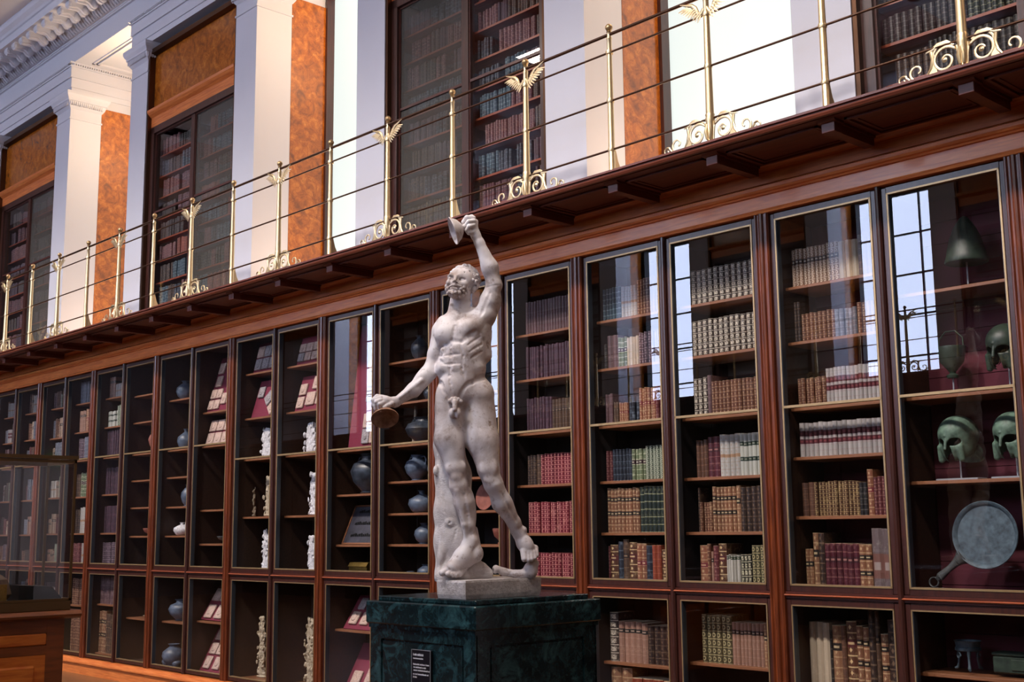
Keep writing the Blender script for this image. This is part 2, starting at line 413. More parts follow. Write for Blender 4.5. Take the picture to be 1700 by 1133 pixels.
PC = [-8.0 + 5.137 * i for i in range(-4, 4)]      # pier centres
PW = 1.584; BW = 1.12                               # half widths: pier, its bookcase recess
PY = .28
def cap_prof(out):                                  # capital section, (projection, z)
    return [(0, 7.60), (.012, 7.605), (.012, 7.625), (0, 7.63), (0, 7.76), (.012, 7.775), (.03, 7.80), (.045, 7.84), (.05, 7.865), (.062, 7.87), (.062, 7.895), (.085, 7.93), (.095, 7.96), (.095, 8.0), (0, 8.0)]
def pilaster_mesh(x0, x1, y0, y1):
    b = MB(); b.box(x0, y0, 4.03, x1, y1, 8.0)
    b.box(x0 - .015, y0 - .015, 4.03, x1 + .015, y1 + .0, 4.16)
    pr = cap_prof(0)
    for (pa, za), (pb, zb) in zip(pr[:-1], pr[1:]):
        if pa == 0 and pb == 0: continue
        vs = [(x0 - pa, y0 - pa, za), (x1 + pa, y0 - pa, za), (x1 + pa, y1 + pa, za), (x0 - pa, y1 + pa, za),
              (x0 - pb, y0 - pb, zb), (x1 + pb, y0 - pb, zb), (x1 + pb, y1 + pb, zb), (x0 - pb, y1 + pb, zb)]
        b.add(vs, [(0, 1, 5, 4), (1, 2, 6, 5), (2, 3, 7, 6), (3, 0, 4, 7)])
    # carved tongues under the abacus
    n = int((x1 - x0 + .06) / .03)
    for i in range(n):
        x = x0 - .03 + i * .03; b.box(x, y0 - .056, 7.80, x + .016, y0 - .03, 7.86)
    n = int((y1 - y0 + .06) / .03)
    for i in range(n):
        y = y0 - .03 + i * .03
        b.box(x1 + .03, y, 7.80, x1 + .056, y + .016, 7.86); b.box(x0 - .056, y, 7.80, x0 - .03, y + .016, 7.86)
    return b.mesh('pilaster', ['plaster'])
pil_l = pilaster_mesh(-PW, -BW, PY, .75); pil_r = pilaster_mesh(BW, PW, PY, .75)
core = MB()                                         # body of the pier behind pilasters
core.box(-PW + .02, .70, 4.03, PW - .02, 1.5, 8.0)
core_me = core.mesh('pier_body', ['plaster'])
mar = MB()
for s in (-1, 1): mar.box(s * (PW - .03), .752, 4.03, s * (PW + .002), 1.225, 7.86)
mar_me = mar.mesh('siena_lining', ['siena'])
tym_me = MB().box(-BW, .37, 7.05, BW, .5, 7.87).mesh('siena_panel', ['siena'])
trm = MB(); trm.prism([(.30, 7.84), (.36, 7.82), (.38, 7.84), (.38, 7.9), (.30, 7.9)], -BW, BW)
for s in (-1, 1): trm.box(s * BW, .29, 4.03, s * (BW - .035), .38, 8.0)
trm_me = trm.mesh('bronze_moulding', ['railm'])
wf = MB()                                           # dark frame of each alcove window
for s in (-1, 1): wf.box(s * (PW - 5.137 / 2 * 0), 1.225, 4.03, s * (PW + .04), 1.33, 8.1)
wf_me = wf.mesh('window_frame', ['darkw_v'])
piers = []
for i, cx in enumerate(PC):
    r = place('wall_back', None, None, (cx, 0, 0), kind='structure')
    place('pier_body', core_me, r); place('pilaster', pil_l, r); place('pilaster', pil_r, r)
    place('siena_lining', mar_me, r); place('siena_panel', tym_me, r); place('bronze_moulding', trm_me, r); place('window_frame', wf_me, r)
    piers.append(r)
AH = 5.137 / 2 - PW                                 # alcove half width
wn = 0
for i, ax in enumerate(ALC):
    b = MB(); b.box(-AH - .02, 1.36, 4.03, AH + .02, 1.38, 8.3)
    wn += 1; place('window_%d' % wn, b.mesh('window_pane', ['win_in']), None, (ax, 0, 0), kind='structure')
    b = MB(); b.box(-AH - .02, PY, 4.0, AH + .02, 1.5, 4.03)            # alcove floor
    b.box(-AH - .02, 1.34, 8.0, AH + .02, 1.5, 8.45)
    for (yy0, yy1, xx) in ((.55, 1.12, AH - .22),):                     # raised panel moulding on the soffit
        for t, d in ((0, .03), (.05, .015)):
            b.box(-xx - t, yy0 - t, 8.45 - d, xx + t, yy0 - t + .03, 8.45); b.box(-xx - t, yy1 + t - .03, 8.45 - d, xx + t, yy1 + t, 8.45)
            b.box(-xx - t, yy0 - t, 8.45 - d, -xx - t + .03, yy1 + t, 8.45); b.box(xx + t - .03, yy0 - t, 8.45 - d, xx + t, yy1 + t, 8.45)
    al = place('trim_%d' % (i + 1), b.mesh('alcove_lining', ['plaster']), None, (ax, 0, 0), kind='structure')
    piers.append(al)
# architrave of three fasciae round the pier blocks, frieze and cornice running through
arc = MB()
def ring(x0, x1, y0, y1, p, z0, z1):
    arc.box(x0 - p, y0 - p, z0, x1 + p, y1, z1)
ring(-PW, PW, PY, 1.5, .0, 8.0, 8.08); ring(-PW, PW, PY, 1.5, .014, 8.08, 8.23); ring(-PW, PW, PY, 1.5, .028, 8.23, 8.385)
ring(-PW, PW, PY, 1.5, .036, 8.225, 8.235)
ring(-PW, PW, PY, 1.5, .045, 8.385, 8.41); ring(-PW, PW, PY, 1.5, .062, 8.43, 8.455)
n = int(2 * PW / .035)
for k in range(n): arc.box(-PW + k * .035, PY - .058, 8.408, -PW + k * .035 + .02, PY - .02, 8.432)
for k in range(int(1.2 / .035)):
    for s in (-1, 1): arc.box(s * PW, PY + k * .035, 8.408, s * (PW + .058), PY + k * .035 + .02, 8.432)
arc_me = arc.mesh('architrave', ['plaster'])
for cx in PC: piers.append(place('trim_8', arc_me, None, (cx, 0, 0), kind='structure'))
fz = MB()
fz.box(X0, PY, 8.45, X1, 1.5, 9.8)
fz.prism([(.29, 8.755), (.25, 8.76), (.25, 8.775), (.235, 8.78), (.235, 8.80), (.29, 8.80)], X0, X1)
fz.prism([(.29, 8.80), (.22, 8.80), (.16, 8.83), (.10, 8.90), (.08, 8.905), (.08, 8.955), (.29, 8.955)], X0, X1)
fz.prism([(.29, 8.955), (-.26, 8.955), (-.26, 9.07), (-.28, 9.08), (-.30, 9.11), (-.35, 9.15), (-.37, 9.19), (-.37, 9.22), (.29, 9.22)], X0, X1)
fz.box(X0, -.95, 9.22, X1, .29, 9.8)
fz.prism([(-.95, 9.22), (-.95, 9.19), (-1.0, 9.19), (-1.04, 9.22), (-1.06, 9.3), (-1.06, 9.7), (-.95, 9.7)], X0, X1)
piers.append(place('trim_9', fz.mesh('cornice', ['plaster']), None, kind='structure'))
lf = MB(); nn = int((X1 - X0 - 3) / .075)
for k in range(nn):                                  # leaf ornament on the ovolo, slanting tongues
    x = X0 + 2 + k * .075
    if x < -24 or x > -8: continue
    vs = [(x, .215, 8.795), (x + .03, .205, 8.795), (x + .05, .09, 8.895), (x + .02, .10, 8.90), (x, .19, 8.79), (x + .03, .18, 8.79), (x + .05, .065, 8.885), (x + .02, .075, 8.885)]
    lf.add(vs, [(4, 5, 6, 7), (0, 1, 5, 4), (1, 2, 6, 5), (2, 3, 7, 6), (3, 0, 4, 7)])
for k in range(int(16 / .05)):                       # dentils nearer the coffers
    x = -24 + k * .05; lf.box(x, -1.02, 9.15, x + .028, -.96, 9.20)
place('trim_10', lf.mesh('cornice_leaves', ['plaster']), None, kind='structure')
mo = MB()                                            # one scrolled bracket of the cornice
pr = [(.08, 8.955), (.08, 8.86), (.04, 8.845), (0, 8.855), (-.04, 8.885), (-.09, 8.90), (-.15, 8.89), (-.19, 8.885), (-.215, 8.90), (-.22, 8.93), (-.21, 8.955)]
mo.prism(pr, -.06, .06); mo.prism([(.08, 8.87), (.04, 8.83), (-.01, 8.84), (-.05, 8.875), (-.16, 8.87), (-.2, 8.872), (-.2, 8.90), (.08, 8.90)], -.02, .02)
for s in (-1, 1):
    mo.lathe([(.038, 0), (.045, .004), (.03, .012)], (s * .06, .03, 8.885), 12, ax=(s, 0, 0)); mo.lathe([(.02, 0), (.022, .004), (.012, .01)], (s * .06, -.19, 8.915), 10, ax=(s, 0, 0))
mo.xf(lambda v: (v[0], v[1], 8.955 + (v[2] - 8.955) * 1.3))
mo_me = mo.mesh('modillion', ['plaster'], 35)
ros = MB(); ros.lathe([(.05, 0), (.045, .012), (.02, .018), (.008, .03)], (0, 0, 0), 8, ax=(0, 0, -1)); ros_me = ros.mesh('rosette', ['plaster'])
crn = piers[-1]
for k in range(34):
    x = -22.5 + k * .28; place('modillion', mo_me, crn, (x, 0, 0)); place('rosette', ros_me, crn, (x + .14, -.08, 8.955))
cf = MB()                                            # coffered ceiling: cross beams and salmon panels
for k in range(-7, 4):
    x = -8 + k * 2.5685
    cf.box(x - .25, YOPP + .9, 9.3, x + .25, -.95, 9.74)
    for s in (-1, 1): cf.box(x + s * .25, YOPP + .9, 9.36, x + s * .31, -.95, 9.6)
for yb in (-3.4, -5.9, -8.4): cf.box(X0, yb - .25, 9.3, X1, yb + .25, 9.74)
place('ceiling', cf.mesh('ceiling_beams', ['plaster_d']), kind='structure')
place('ceiling', MB().box(X0, YOPP + .9, 9.66, X1, -1.3, 9.70).mesh('coffer_panels', ['blush']), kind='structure')
# the opposite side of the hall: same piers, clear windows with glazing bars, dark lower presses
for o in piers: 
    c = mirror_copy(o)
    if c.name.startswith('wall_back'): c.name = 'wall_front'
mul = MB()
for x in (-.31, .31): mul.box(x - .014, -.03, 4.03, x + .014, .01, 8.2)
for s in (-1, 1): mul.box(s * AH, -.03, 4.03, s * (AH - .1), .12, 8.2)
for k in range(6): mul.box(-AH, -.03, 4.55 + k * .74, AH, .01, 4.58 + k * .74)
mul.box(-AH, -.05, 4.03, AH, .02, 4.25)
mul_me = mul.mesh('glazing_bars', ['iron'])
for i, ax in enumerate(ALC):
    wn += 1
    w = place('window_%d' % wn, MB().box(-AH, -.06, 4.03, AH, -.05, 8.2).mesh('window_pane', ['win_opp' if ax < -3 else 'win_dim']), None, (ax, YOPP - 1.28, 0), kind='structure')
    place('glazing_bars', mul_me, w, (0, .06, 0))
wl = MB(); wl.box(X0, YOPP - .6, FL, X1, YOPP, 3.98); wl.prism([(YOPP, 3.66), (YOPP + .06, 3.8), (YOPP, 3.99)], X0, X1)
k = -4
while -2.85 - PITCH * k > X0:
    x = -2.85 - PITCH * k; wl.box(x - .055, YOPP, FL, x + .055, YOPP + .03, 3.66); wl.box(x - HALF - .03, YOPP, FL, x - HALF + .03, YOPP + .02, 3.66); k += 1
place('wall_front', wl.mesh('wall_front', ['inner_dark']), kind='structure')

# ---------------------------------------------------------------- lower glazed bookcases, one per bay of two doors
NB = list(range(-1, 10))
def bar_z(k): return 2.555 if k >= 5 else 2.365
def post_mesh():
    b = MB()
    pr = [(-.055, .0), (-.055, -.018), (-.046, -.03), (-.038, -.03), (-.03, -.018), (-.018, -.018), (-.012, -.034), (0, -.04), (.012, -.034), (.018, -.018), (.03, -.018), (.038, -.03), (.046, -.03), (.055, -.018), (.055, 0)]
    b.prism(pr + [(.055, .045), (-.055, .045)], .09, 3.665, 'z'); return b.mesh('pilaster_post', ['mahog_v'])
def mull_mesh():
    b = MB(); pr = [(-.018, .06), (-.018, -.012), (-.010, -.026), (0, -.03), (.010, -.026), (.018, -.012), (.018, .06)]
    b.prism(pr, .09, 3.665, 'z'); return b.mesh('mullion', ['darkw_v'])
def door_mesh(w, z0, z1, bz=None):
    # frame with moulded stiles, a brass bead round the glass and a slim brass glazing bar; origin at left edge
    b = MB(); s = .036
    for x0, x1 in ((0, s), (w - s, w)): b.box(x0, 0, z0, x1, .03, z1, 0, .004)
    for a, c in ((z0, z0 + s), (z1 - s, z1)): b.box(s, .0, a, w - s, .03, c, 0)
    q = .011 if bz else .008
    for x0, x1 in ((s, s + q), (w - s - q, w - s)): b.box(x0, -.004, z0 + s, x1, .03, z1 - s, 1)
    for a, c in ((z0 + s, z0 + s + q), (z1 - s - q, z1 - s)): b.box(s, -.004, a, w - s, .03, c, 1)
    for x0, x1 in ((s + q, s + q + .004), (w - s - q - .004, w - s - q)): b.box(x0, .0, z0 + s + q, x1, .045, z1 - s - q, 2)
    if bz: b.box(s, -.004, bz - .009, w - s, .035, bz + .007, 1)
    return b.mesh('door_frame', ['darkw_v', 'brass_old', 'edge'])
def pane_mesh(w, z0, z1):
    return MB().add([(.04, .02, z0 + .04), (w - .04, .02, z0 + .04), (w - .04, .02, z1 - .04), (.04, .02, z1 - .04)], [(0, 1, 2, 3)]).mesh('glass_pane', ['glass'])
DW = HALF - .055 - .018
ZU0, ZU1, ZL0, ZL1 = 1.196, 3.655, .10, 1.150
post_me, mull_me = post_mesh(), mull_mesh()
du = {z: door_mesh(DW, ZU0, ZU1, z) for z in (2.365, 2.555)}; dl = door_mesh(DW, ZL0, ZL1)
pu, pl = pane_mesh(DW, ZU0, ZU1), pane_mesh(DW, ZL0, ZL1)
mid_b = MB(); mid_b.prism([(.03, 1.152), (-.008, 1.153), (-.008, 1.166), (.03, 1.166)], .055, PITCH - .055, mi=1); mid_b.prism([(.03, 1.166), (-.016, 1.167), (-.024, 1.173), (-.016, 1.180), (.03, 1.181)], .055, PITCH - .055, mi=0); mid_b.prism([(.03, 1.181), (-.008, 1.182), (-.008, 1.195), (.03, 1.195)], .055, PITCH - .055, mi=1)
mid_me = mid_b.mesh('middle_rail', ['mahog', 'darkw'])
pln = MB(); pln.box(.055, -.06, FL, PITCH + .055, .5, .03); pln.prism([(-.06, .03), (-.085, .03), (-.085, .045), (-.07, .06), (-.045, .07), (-.04, .088), (.5, .088), (.5, .03)], .055, PITCH + .055); pln_me = pln.mesh('plinth', ['frieze'])
def carcass(back):
    b = MB(); b.box(.057, .487, .09, PITCH - .057, .5, 3.665, 1)
    if back == 'damask':
        for q in range(25): b.box(.073, .472, .112 + q * .1412, PITCH - .073, .486, .112 + q * .1412 + .137, 1)
    b.box(.057, .046, .09, .072, .486, 3.665, 0); b.box(PITCH - .072, .046, .09, PITCH - .057, .486, 3.665, 0)
    b.box(.073, .03, 3.64, PITCH - .073, .47, 3.665, 0); b.box(.073, .03, .09, PITCH - .073, .47, .11, 1); b.box(.073, .03, 1.15, PITCH - .073, .47, 1.176, 1)
    b.box(HALF - .012, .07, .11, HALF + .012, .47, 3.64, 0)
    return b.mesh('carcass', ['inner_dark' if back == 'inner_dark' else 'inner', back])
car = {m_: carcass(m_) for m_ in ('inner_dark', 'inner', 'damask')}
def shelf_mesh():
    b = MB(); b.box(.068, .12, -.022, HALF - .02, .47, 0, 0, .003); return b.mesh('shelf', ['shelf'])
shelf_me = shelf_mesh()
# shelf heights behind each door, counted leftwards from the door with the helmets (0)
SH = {-2: [3.0, 1.86, .75], -1: [3.0, 1.86, .75], 0: [3.0, 1.86, .75], 1: [3.17, 2.8, 2.045, 1.665, .6], 2: [3.17, 2.8, 1.945, 1.57, .69], 3: [3.17, 2.8, 1.95, 1.57, .64, .2],
      4: [3.17, 2.8, 1.95, 1.57, .66], 5: [3.13, 2.75, 2.04, 1.76, 1.48, .66], 6: [3.13, 2.75, 2.04, 1.755, 1.48, .66], 7: [1.945, 1.475, .695], 8: [3.275, 2.805, 1.76, .12],
      9: [3.28, 2.8, 1.76, .12], 10: [2.935, 1.85, 1.48, .65, .115], 11: [3.14, 2.24, 1.9, 1.57, .61], 12: [3.27, 2.94, 2.235, 1.91, 1.57, .61], 13: [3.31, 2.94, 2.09, 1.61, .74, .15],
      14: [3.31, 2.93, 2.08, 1.61, .7], 15: [3.31, 2.9, 2.09, 1.61, .7], 16: [3.31, 2.93, 2.08, 1.6, .7], 17: [3.31, 2.93, 2.08, 1.6, .7], 18: [3.31, 2.93, 2.1, 1.6, .7], 19: [3.31, 2.93, 2.1, 1.6, .7]}
BAYN = {-1: 'rightmost glazed mahogany bookcase cut off by the right edge', 0: 'glazed mahogany bookcase with helmets behind its right door',
        1: 'glazed mahogany bookcase of gilt-spined books, second bookcase right of the statue', 2: 'glazed mahogany bookcase of red and plum volumes just right of the statue',
        3: 'glazed mahogany bookcase partly hidden behind the marble statue', 4: 'glazed mahogany bookcase with blue-grey vases at its right, just left of the statue',
        5: 'glazed mahogany bookcase of carved ivories on plain shelves', 6: 'glazed mahogany bookcase with pale tiles on slanted maroon boards at lower right',
        7: 'glazed mahogany bookcase with terracotta vases and a dark set of plum books', 8: 'glazed mahogany bookcase seen past the right edge of the table case',
        9: 'farthest glazed mahogany bookcase at the left edge of the view'}
def pane_x(i): return -2.85 - HALF * (i + 1)         # left post line of door i
for k in NB:
    xl = -2.85 - PITCH * (k + 1)
    r = thing('glazed_bookcase', BAYN[k], 'bookcase', (xl, 0, 0), 0, 'glazed bookcases along the lower wall')
    place('carcass', car['damask' if k <= 0 else ('inner_dark' if k < 3 else 'inner')], r)
    place('plinth', pln_me, r); place('pilaster_post', post_me, r, (PITCH, 0, 0))
    place('mullion', mull_me, r, (HALF, 0, 0)); place('middle_rail', mid_me, r)
    for dx in (.055, HALF + .018):
        d = place('door', du[bar_z(k)], r, (dx, 0, 0)); place('glass_pane', pu, d)
        d = place('door', dl, r, (dx, 0, 0)); place('glass_pane', pl, d)
    for i, dx in ((2 * k + 1, 0), (2 * k, HALF - .052)):
        for z in SH.get(i, []) + [bar_z(k)]:
            place('shelf', shelf_me, r, (dx + .005, 0, z))
# entablature of the lower cases: frieze, moulding, upper board
co = MB()
co.prism([(.5, 3.665), (-.012, 3.665), (-.03, 3.668), (-.034, 3.68), (-.02, 3.692), (-.014, 3.70), (-.014, 3.79), (-.03, 3.792), (-.034, 3.803), (-.05, 3.806), (-.062, 3.82), (-.066, 3.84), (-.05, 3.85), (.0, 3.855), (.02, 3.865), (-.008, 3.872),
          (-.008, 3.955), (-.03, 3.96), (-.04, 3.975), (-.055, 3.99), (.5, 3.99)], X0 + .02, X1 - .02)
o = place('case_entablature', co.mesh('case_entablature', ['frieze']), None, label='long polished mahogany frieze and moulding over the glazed bookcases', category='entablature')

# ---------------------------------------------------------------- gallery walk with brackets
gw = thing('gallery_walk', 'dark mahogany gallery walkway jutting over the bookcases', 'balcony', (0, 0, 3.99))
g = MB()
g.prism([(.3, 0), (-.585, 0), (-.6, -.012), (-.612, -.006), (-.62, .008), (-.612, .02), (-.598, .024), (-.598, .03), (-.618, .034), (-.618, .048), (-.6, .05), (.3, .05)], X0 + .02, X1 - .02, mi=0)
place('deck', g.mesh('deck', ['lip']), gw)
sf = MB(); sf.box(X0 + .02, -.585, -.012, X1 - .02, -.06, -.001)
place('soffit_board', sf.mesh('soffit', ['soffit']), gw)
br = MB(); br.box(-.045, -.533, -.085, .045, -.45, -.012, 0, .003); br.box(-.034, -.45, -.08, .034, -.068, -.012, 0)
br.prism([(-.56, -.012), (-.552, -.022), (-.54, -.028), (-.45, -.028), (-.45, -.012)], -.06, .06); br.box(-.045, -.45, -.028, .045, -.068, -.012)
br_me = br.mesh('bracket', ['soffit'])
pm = MB()
for d, w in ((.0, .014), (.035, .007)):
    a, c, y0, y1 = -HALF / 2 + .30 - .18 + d, 0, -.50 + d, -.10 - d
    xa = -HALF + .09 + d; xb = -.09 - d
    pm.box(xa, y0, -.012 - w, xb, y0 + .02, -.012); pm.box(xa, y1 - .02, -.012 - w, xb, y1, -.012); pm.box(xa, y0, -.012 - w, xa + .02, y1, -.012); pm.box(xb - .02, y0, -.012 - w, xb, y1, -.012)
pm_me = pm.mesh('soffit_panel', ['soffit'])
for i in range(-3, 23):
    x = -2.85 - HALF * i; place('bracket', br_me, gw, (x, 0, 0)); place('soffit_panel', pm_me, gw, (x, 0, 0))

# ---------------------------------------------------------------- brass railing
RY = -.533; DZ = 4.04
def spiral(cx, cz, r0, r1, a0, a1, n=22):
    return [(cx + (r0 + (r1 - r0) * t) * math.cos(math.radians(a0 + (a1 - a0) * t)), 0, cz + (r0 + (r1 - r0) * t) * math.sin(math.radians(a0 + (a1 - a0) * t))) for t in [i / n for i in range(n + 1)]]
def scroll_mesh():
    b = MB()
    for s in (-1, 1):
        i0 = len(b.v)
        p1 = [(.018, 0, .03), (.022, 0, .09), (.035, 0, .15)] + spiral(.105, .085, .082, .018, 150, -330, 34)
        b.tube(p1, [.010] * 8 + [.0085] * 20 + [.006] * (len(p1) - 28), 6, flat=.8)
        b.lathe([(.001, -.004), (.014, 0), (.016, .004), (.006, .010), (.001, .012)], (.105, -.004, .085), 10, ax=(0, -1, 0))
        # acanthus leaf rolling out over the top
        lf_ = [(.05, 0, .16), (.09, 0, .185), (.14, 0, .182), (.18, 0, .165), (.215, 0, .158)]
        b.tube(lf_, [.006, .014, .016, .010, .003], 6, flat=.6)
        b.tube([(.15, 0, .172), (.17, 0, .145), (.168, 0, .12)], [.008, .008, .002], 6, flat=.6)
        p2 = [(.185, 0, .155), (.178, 0, .11), (.190, 0, .06), (.215, 0, .022)] + spiral(.272, .066, .058, .012, -130, 240, 28)
        b.tube(p2, [.010, .010, .009] + [.008] * 15 + [.006] * (len(p2) - 18), 6, flat=.8)
        b.add([(.17, 0, .10), (.15, -.005, .02), (.205, -.005, .02), (.17, .005, .10), (.15, .005, .02), (.205, .005, .02)], [(0, 1, 2), (5, 4, 3)])
        p3 = [(.27, 0, .012), (.315, 0, .022), (.34, 0, .05)] + spiral(.362, .035, .03, .008, 140, -220, 20)
        b.tube(p3, [.007] * 10 + [.005] * (len(p3) - 10), 6, flat=.8)
        b.tube([(.27, 0, .012), (.33, 0, .006), (.39, 0, .02)], [.006, .007, .003], 6)
        if s < 0: b.xf(lambda v: (-v[0], v[1], v[2]), i0)
    b.lathe([(.03, 0), (.034, .01), (.024, .022), (.026, .06), (.03, .11), (.028, .15), (.034, .17), (.028, .185), (.032, .20), (.022, .215)], (0, 0, 0), 12)
    for s in (-1, 1): b.tube([(s * .01, -.026, .03), (s * .014, -.034, .08), (s * .006, -.03, .13)], [.008, .011, .004], 6)
    return b.mesh('scroll_base', ['brass'], 50)
def wing_mesh():
    b = MB()
    # a bird wing: shoulder curve and layered feathers
    top = [(.012, 0, .0), (.03, 0, -.03), (.06, 0, -.025), (.08, 0, .02), (.11, 0, .05), (.15, 0, .062), (.205, 0, .085)]
    b.tube(top, [.012, .016, .018, .017, .014, .010, .003], 8, flat=.45)
    for i in range(9):
        t = i / 8; x0 = .03 + .11 * t; z0 = -.03 + .075 * t
        x1 = x0 + .035 + .045 * t; z1 = z0 - .055 + .045 * t
        b.tube([(x0, 0, z0), ((x0 + x1) / 2, -.004, (z0 + z1) / 2 - .004), (x1, 0, z1)], [.008, .009, .003], 6, flat=.35)
    for i in range(5):
        t = i / 4; b.tube([(.03 + .05 * t, -.006, -.03 + .05 * t), (.055 + .06 * t, -.008, -.055 + .055 * t)], [.007, .003], 6, flat=.4)
    return b.mesh('wing', ['brass'], 50)
def post_mesh2(big):
    b = MB(); z = lambda v: v - DZ
    if big:
        b.lathe([(.027, .2), (.027, .205), (.024, z(4.5)), (.020, z(4.9)), (.019, z(5.02)), (.021, z(5.025)), (.021, z(5.035)), (.015, z(5.045)), (.015, z(5.075)), (.02, z(5.08)), (.012, z(5.088))], (0, 0, 0), 12)
    else:
        b.lathe([(.026, 0), (.026, .012), (.023, .02), (.022, z(4.5)), (.018, z(4.93)), (.017, z(5.02)), (.02, z(5.025)), (.02, z(5.035)), (.015, z(5.045)), (.015, z(5.075)), (.02, z(5.08)), (.011, z(5.088))], (0, 0, 0), 12)
    for zz in (4.927, 4.568, 4.213): b.lathe([(.025, z(zz) - .014), (.029, z(zz)), (.025, z(zz) + .014)], (0, 0, 0), 12)
    return b.mesh('baluster_post', ['brass'], 50)
fin_me = MB().lathe([(.008, -.028), (.018, -.022), (.026, -.008), (.028, .002), (.024, .014), (.014, .024), (.003, .028)], (0, 0, 0), 14).mesh('ball_finial', ['brass_old'], 80)
stay_me = MB().prism([(.018, .0), (.11, .0), (.055, .10), (.03, .19), (.018, .19)], -.008, .008, 'x').mesh('stay', ['brass'])
scr_me, wing_me, pb_me, ps_me = scroll_mesh(), wing_mesh(), post_mesh2(True), post_mesh2(False)
wing_r = wing_me
rl = thing('brass_railing', 'polished brass gallery railing with winged posts and scroll bases', 'railing', (0, RY, DZ))
for zz, rr in ((5.06, .012), (4.927, .0075), (4.568, .0075), (4.213, .0075)):
    b = MB(); b.tube([(X0 + .05, 0, zz - DZ), (X1 - .05, 0, zz - DZ)], rr, 10); place('rail', b.mesh('rail', ['railm'], 60), rl)
for i in range(-2, 21):
    x = -2.85 - HALF * i; big = i % 2 == 0
    p = place('baluster_post', pb_me if big else ps_me, rl, (x, 0, 0))
    place('ball_finial', fin_me, p, (0, 0, 5.112 - DZ))
    if big:
        place('scroll_base', scr_me, p)
        place('wing', wing_me, p, (.0, -.012, 4.97 - DZ)); w = place('wing', wing_me, p, (0, -.012, 4.97 - DZ)); w.scale = (-1, 1, 1)
    else: place('stay', stay_me, p)
mirror_copy(gw, 'gallery walkway on the opposite side of the hall, mirrored in the glass')
mirror_copy(rl, 'brass railing on the opposite side of the hall, mirrored in the glass')

# ---------------------------------------------------------------- bookcases between the pilasters on the gallery
UZ = [4.20, 4.485, 4.77, 5.055, 5.336, 5.616, 5.898, 6.182, 6.465]
f = MB(); yb = .33
f.box(-BW + .035, .34, 4.03, -BW + .12, .42, 6.82, 0); f.box(BW - .12, .34, 4.03, BW - .035, .42, 6.82, 0)
f.box(-.045, .36, 4.03, .045, .44, 6.82, 0); f.box(-BW + .1, .36, 4.03, BW - .1, .44, 4.16, 0); f.box(-BW + .035, .34, 6.74, BW - .035, .44, 6.83, 0)
f.box(-BW + .035, .42, 4.03, -BW + .07, .75, 6.82, 0); f.box(BW - .07, .42, 4.03, BW - .035, .75, 6.82, 0)
uframe = f.mesh('face_frame', ['darkw_v'])
f = MB(); f.box(-BW + .035, .73, 4.03, BW - .035, .76, 6.82); uback = f.mesh('back_board', ['inner_dark'])
f = MB(); f.prism([(.45, 6.815), (.345, 6.815), (.34, 6.83), (.34, 6.96), (.325, 6.97), (.30, 6.99), (.28, 7.02), (.275, 7.05), (.45, 7.06)], -BW + .03, BW - .03)
ucor = f.mesh('case_cornice', ['frieze'])
ush = MB().box(-BW + .07, .46, -.02, -.0, .73, 0).mesh('shelf', ['mahog'])
upn = MB().add([(-BW + .12, .385, 4.16), (-.045, .385, 4.16), (-.045, .385, 6.74), (-BW + .12, .385, 6.74)], [(0, 1, 2, 3)])
udoor = MB(); udoor.box(-BW + .115, .37, 4.15, -BW + .135, .395, 6.75, 0); udoor.box(-.06, .37, 4.15, -.04, .395, 6.75, 0); udoor.box(-BW + .12, .37, 5.665, -.045, .395, 5.69, 0)
udoor.box(-BW + .12, .37, 4.15, -.04, .395, 4.18, 0); udoor.box(-BW + .12, .37, 6.72, -.04, .395, 6.75, 0)
udoor_me = udoor.mesh('door_frame', ['darkw'])
upn_c, upn_h = upn.mesh('glass_pane', ['glass']), upn.mesh('veiled_glass_pane', ['glass_hazy'])
ULAB = {-8.0: 'tall gallery bookcase above the statue, left door grey with painted reflection, right door clear', -13.137: 'gallery bookcase with siena marble panel, second from the left edge',
        -18.274: 'gallery bookcase at the far left edge under a siena panel', -2.863: 'gallery bookcase at the upper right corner, greenish dim books'}
upper = []
for cx in PC:
    key = min(ULAB, key=lambda q: abs(q - cx)); vis = abs(key - cx) < .01
    if cx < -24 or cx > 5: continue
    r = thing('gallery_bookcase', ULAB[key] if vis else ('gallery bookcase farther along outside the view' + (' to the left' if cx < -15 else ' to the right')), 'bookcase', (cx, 0, 0), 0, 'gallery bookcases between white pilasters')
    place('face_frame', uframe, r); place('back_board', uback, r); place('case_cornice', ucor, r)
    for z in UZ:
        place('shelf', ush, r, (0, 0, z)); place('shelf', ush, r, (BW - .07, 0, z))
    left_hazy = abs(cx + 8) < .1
    for s in (0, 1):
        d = place('door', udoor_me, r, (s * (BW - .075), 0, 0))
        place('glass_pane', upn_h if ((s == 0) == left_hazy and cx < -5) else upn_c, d)
    upper.append((cx, r))
for cx, r in upper:
    if -28 < cx < 0: mirror_copy(r, 'gallery bookcase on the opposite side of the hall, mirrored in the glass ' + {-23: 'far left', -18: 'left', -13: 'left of centre', -8: 'centre', -2: 'right'}.get(int(cx), 'end'))

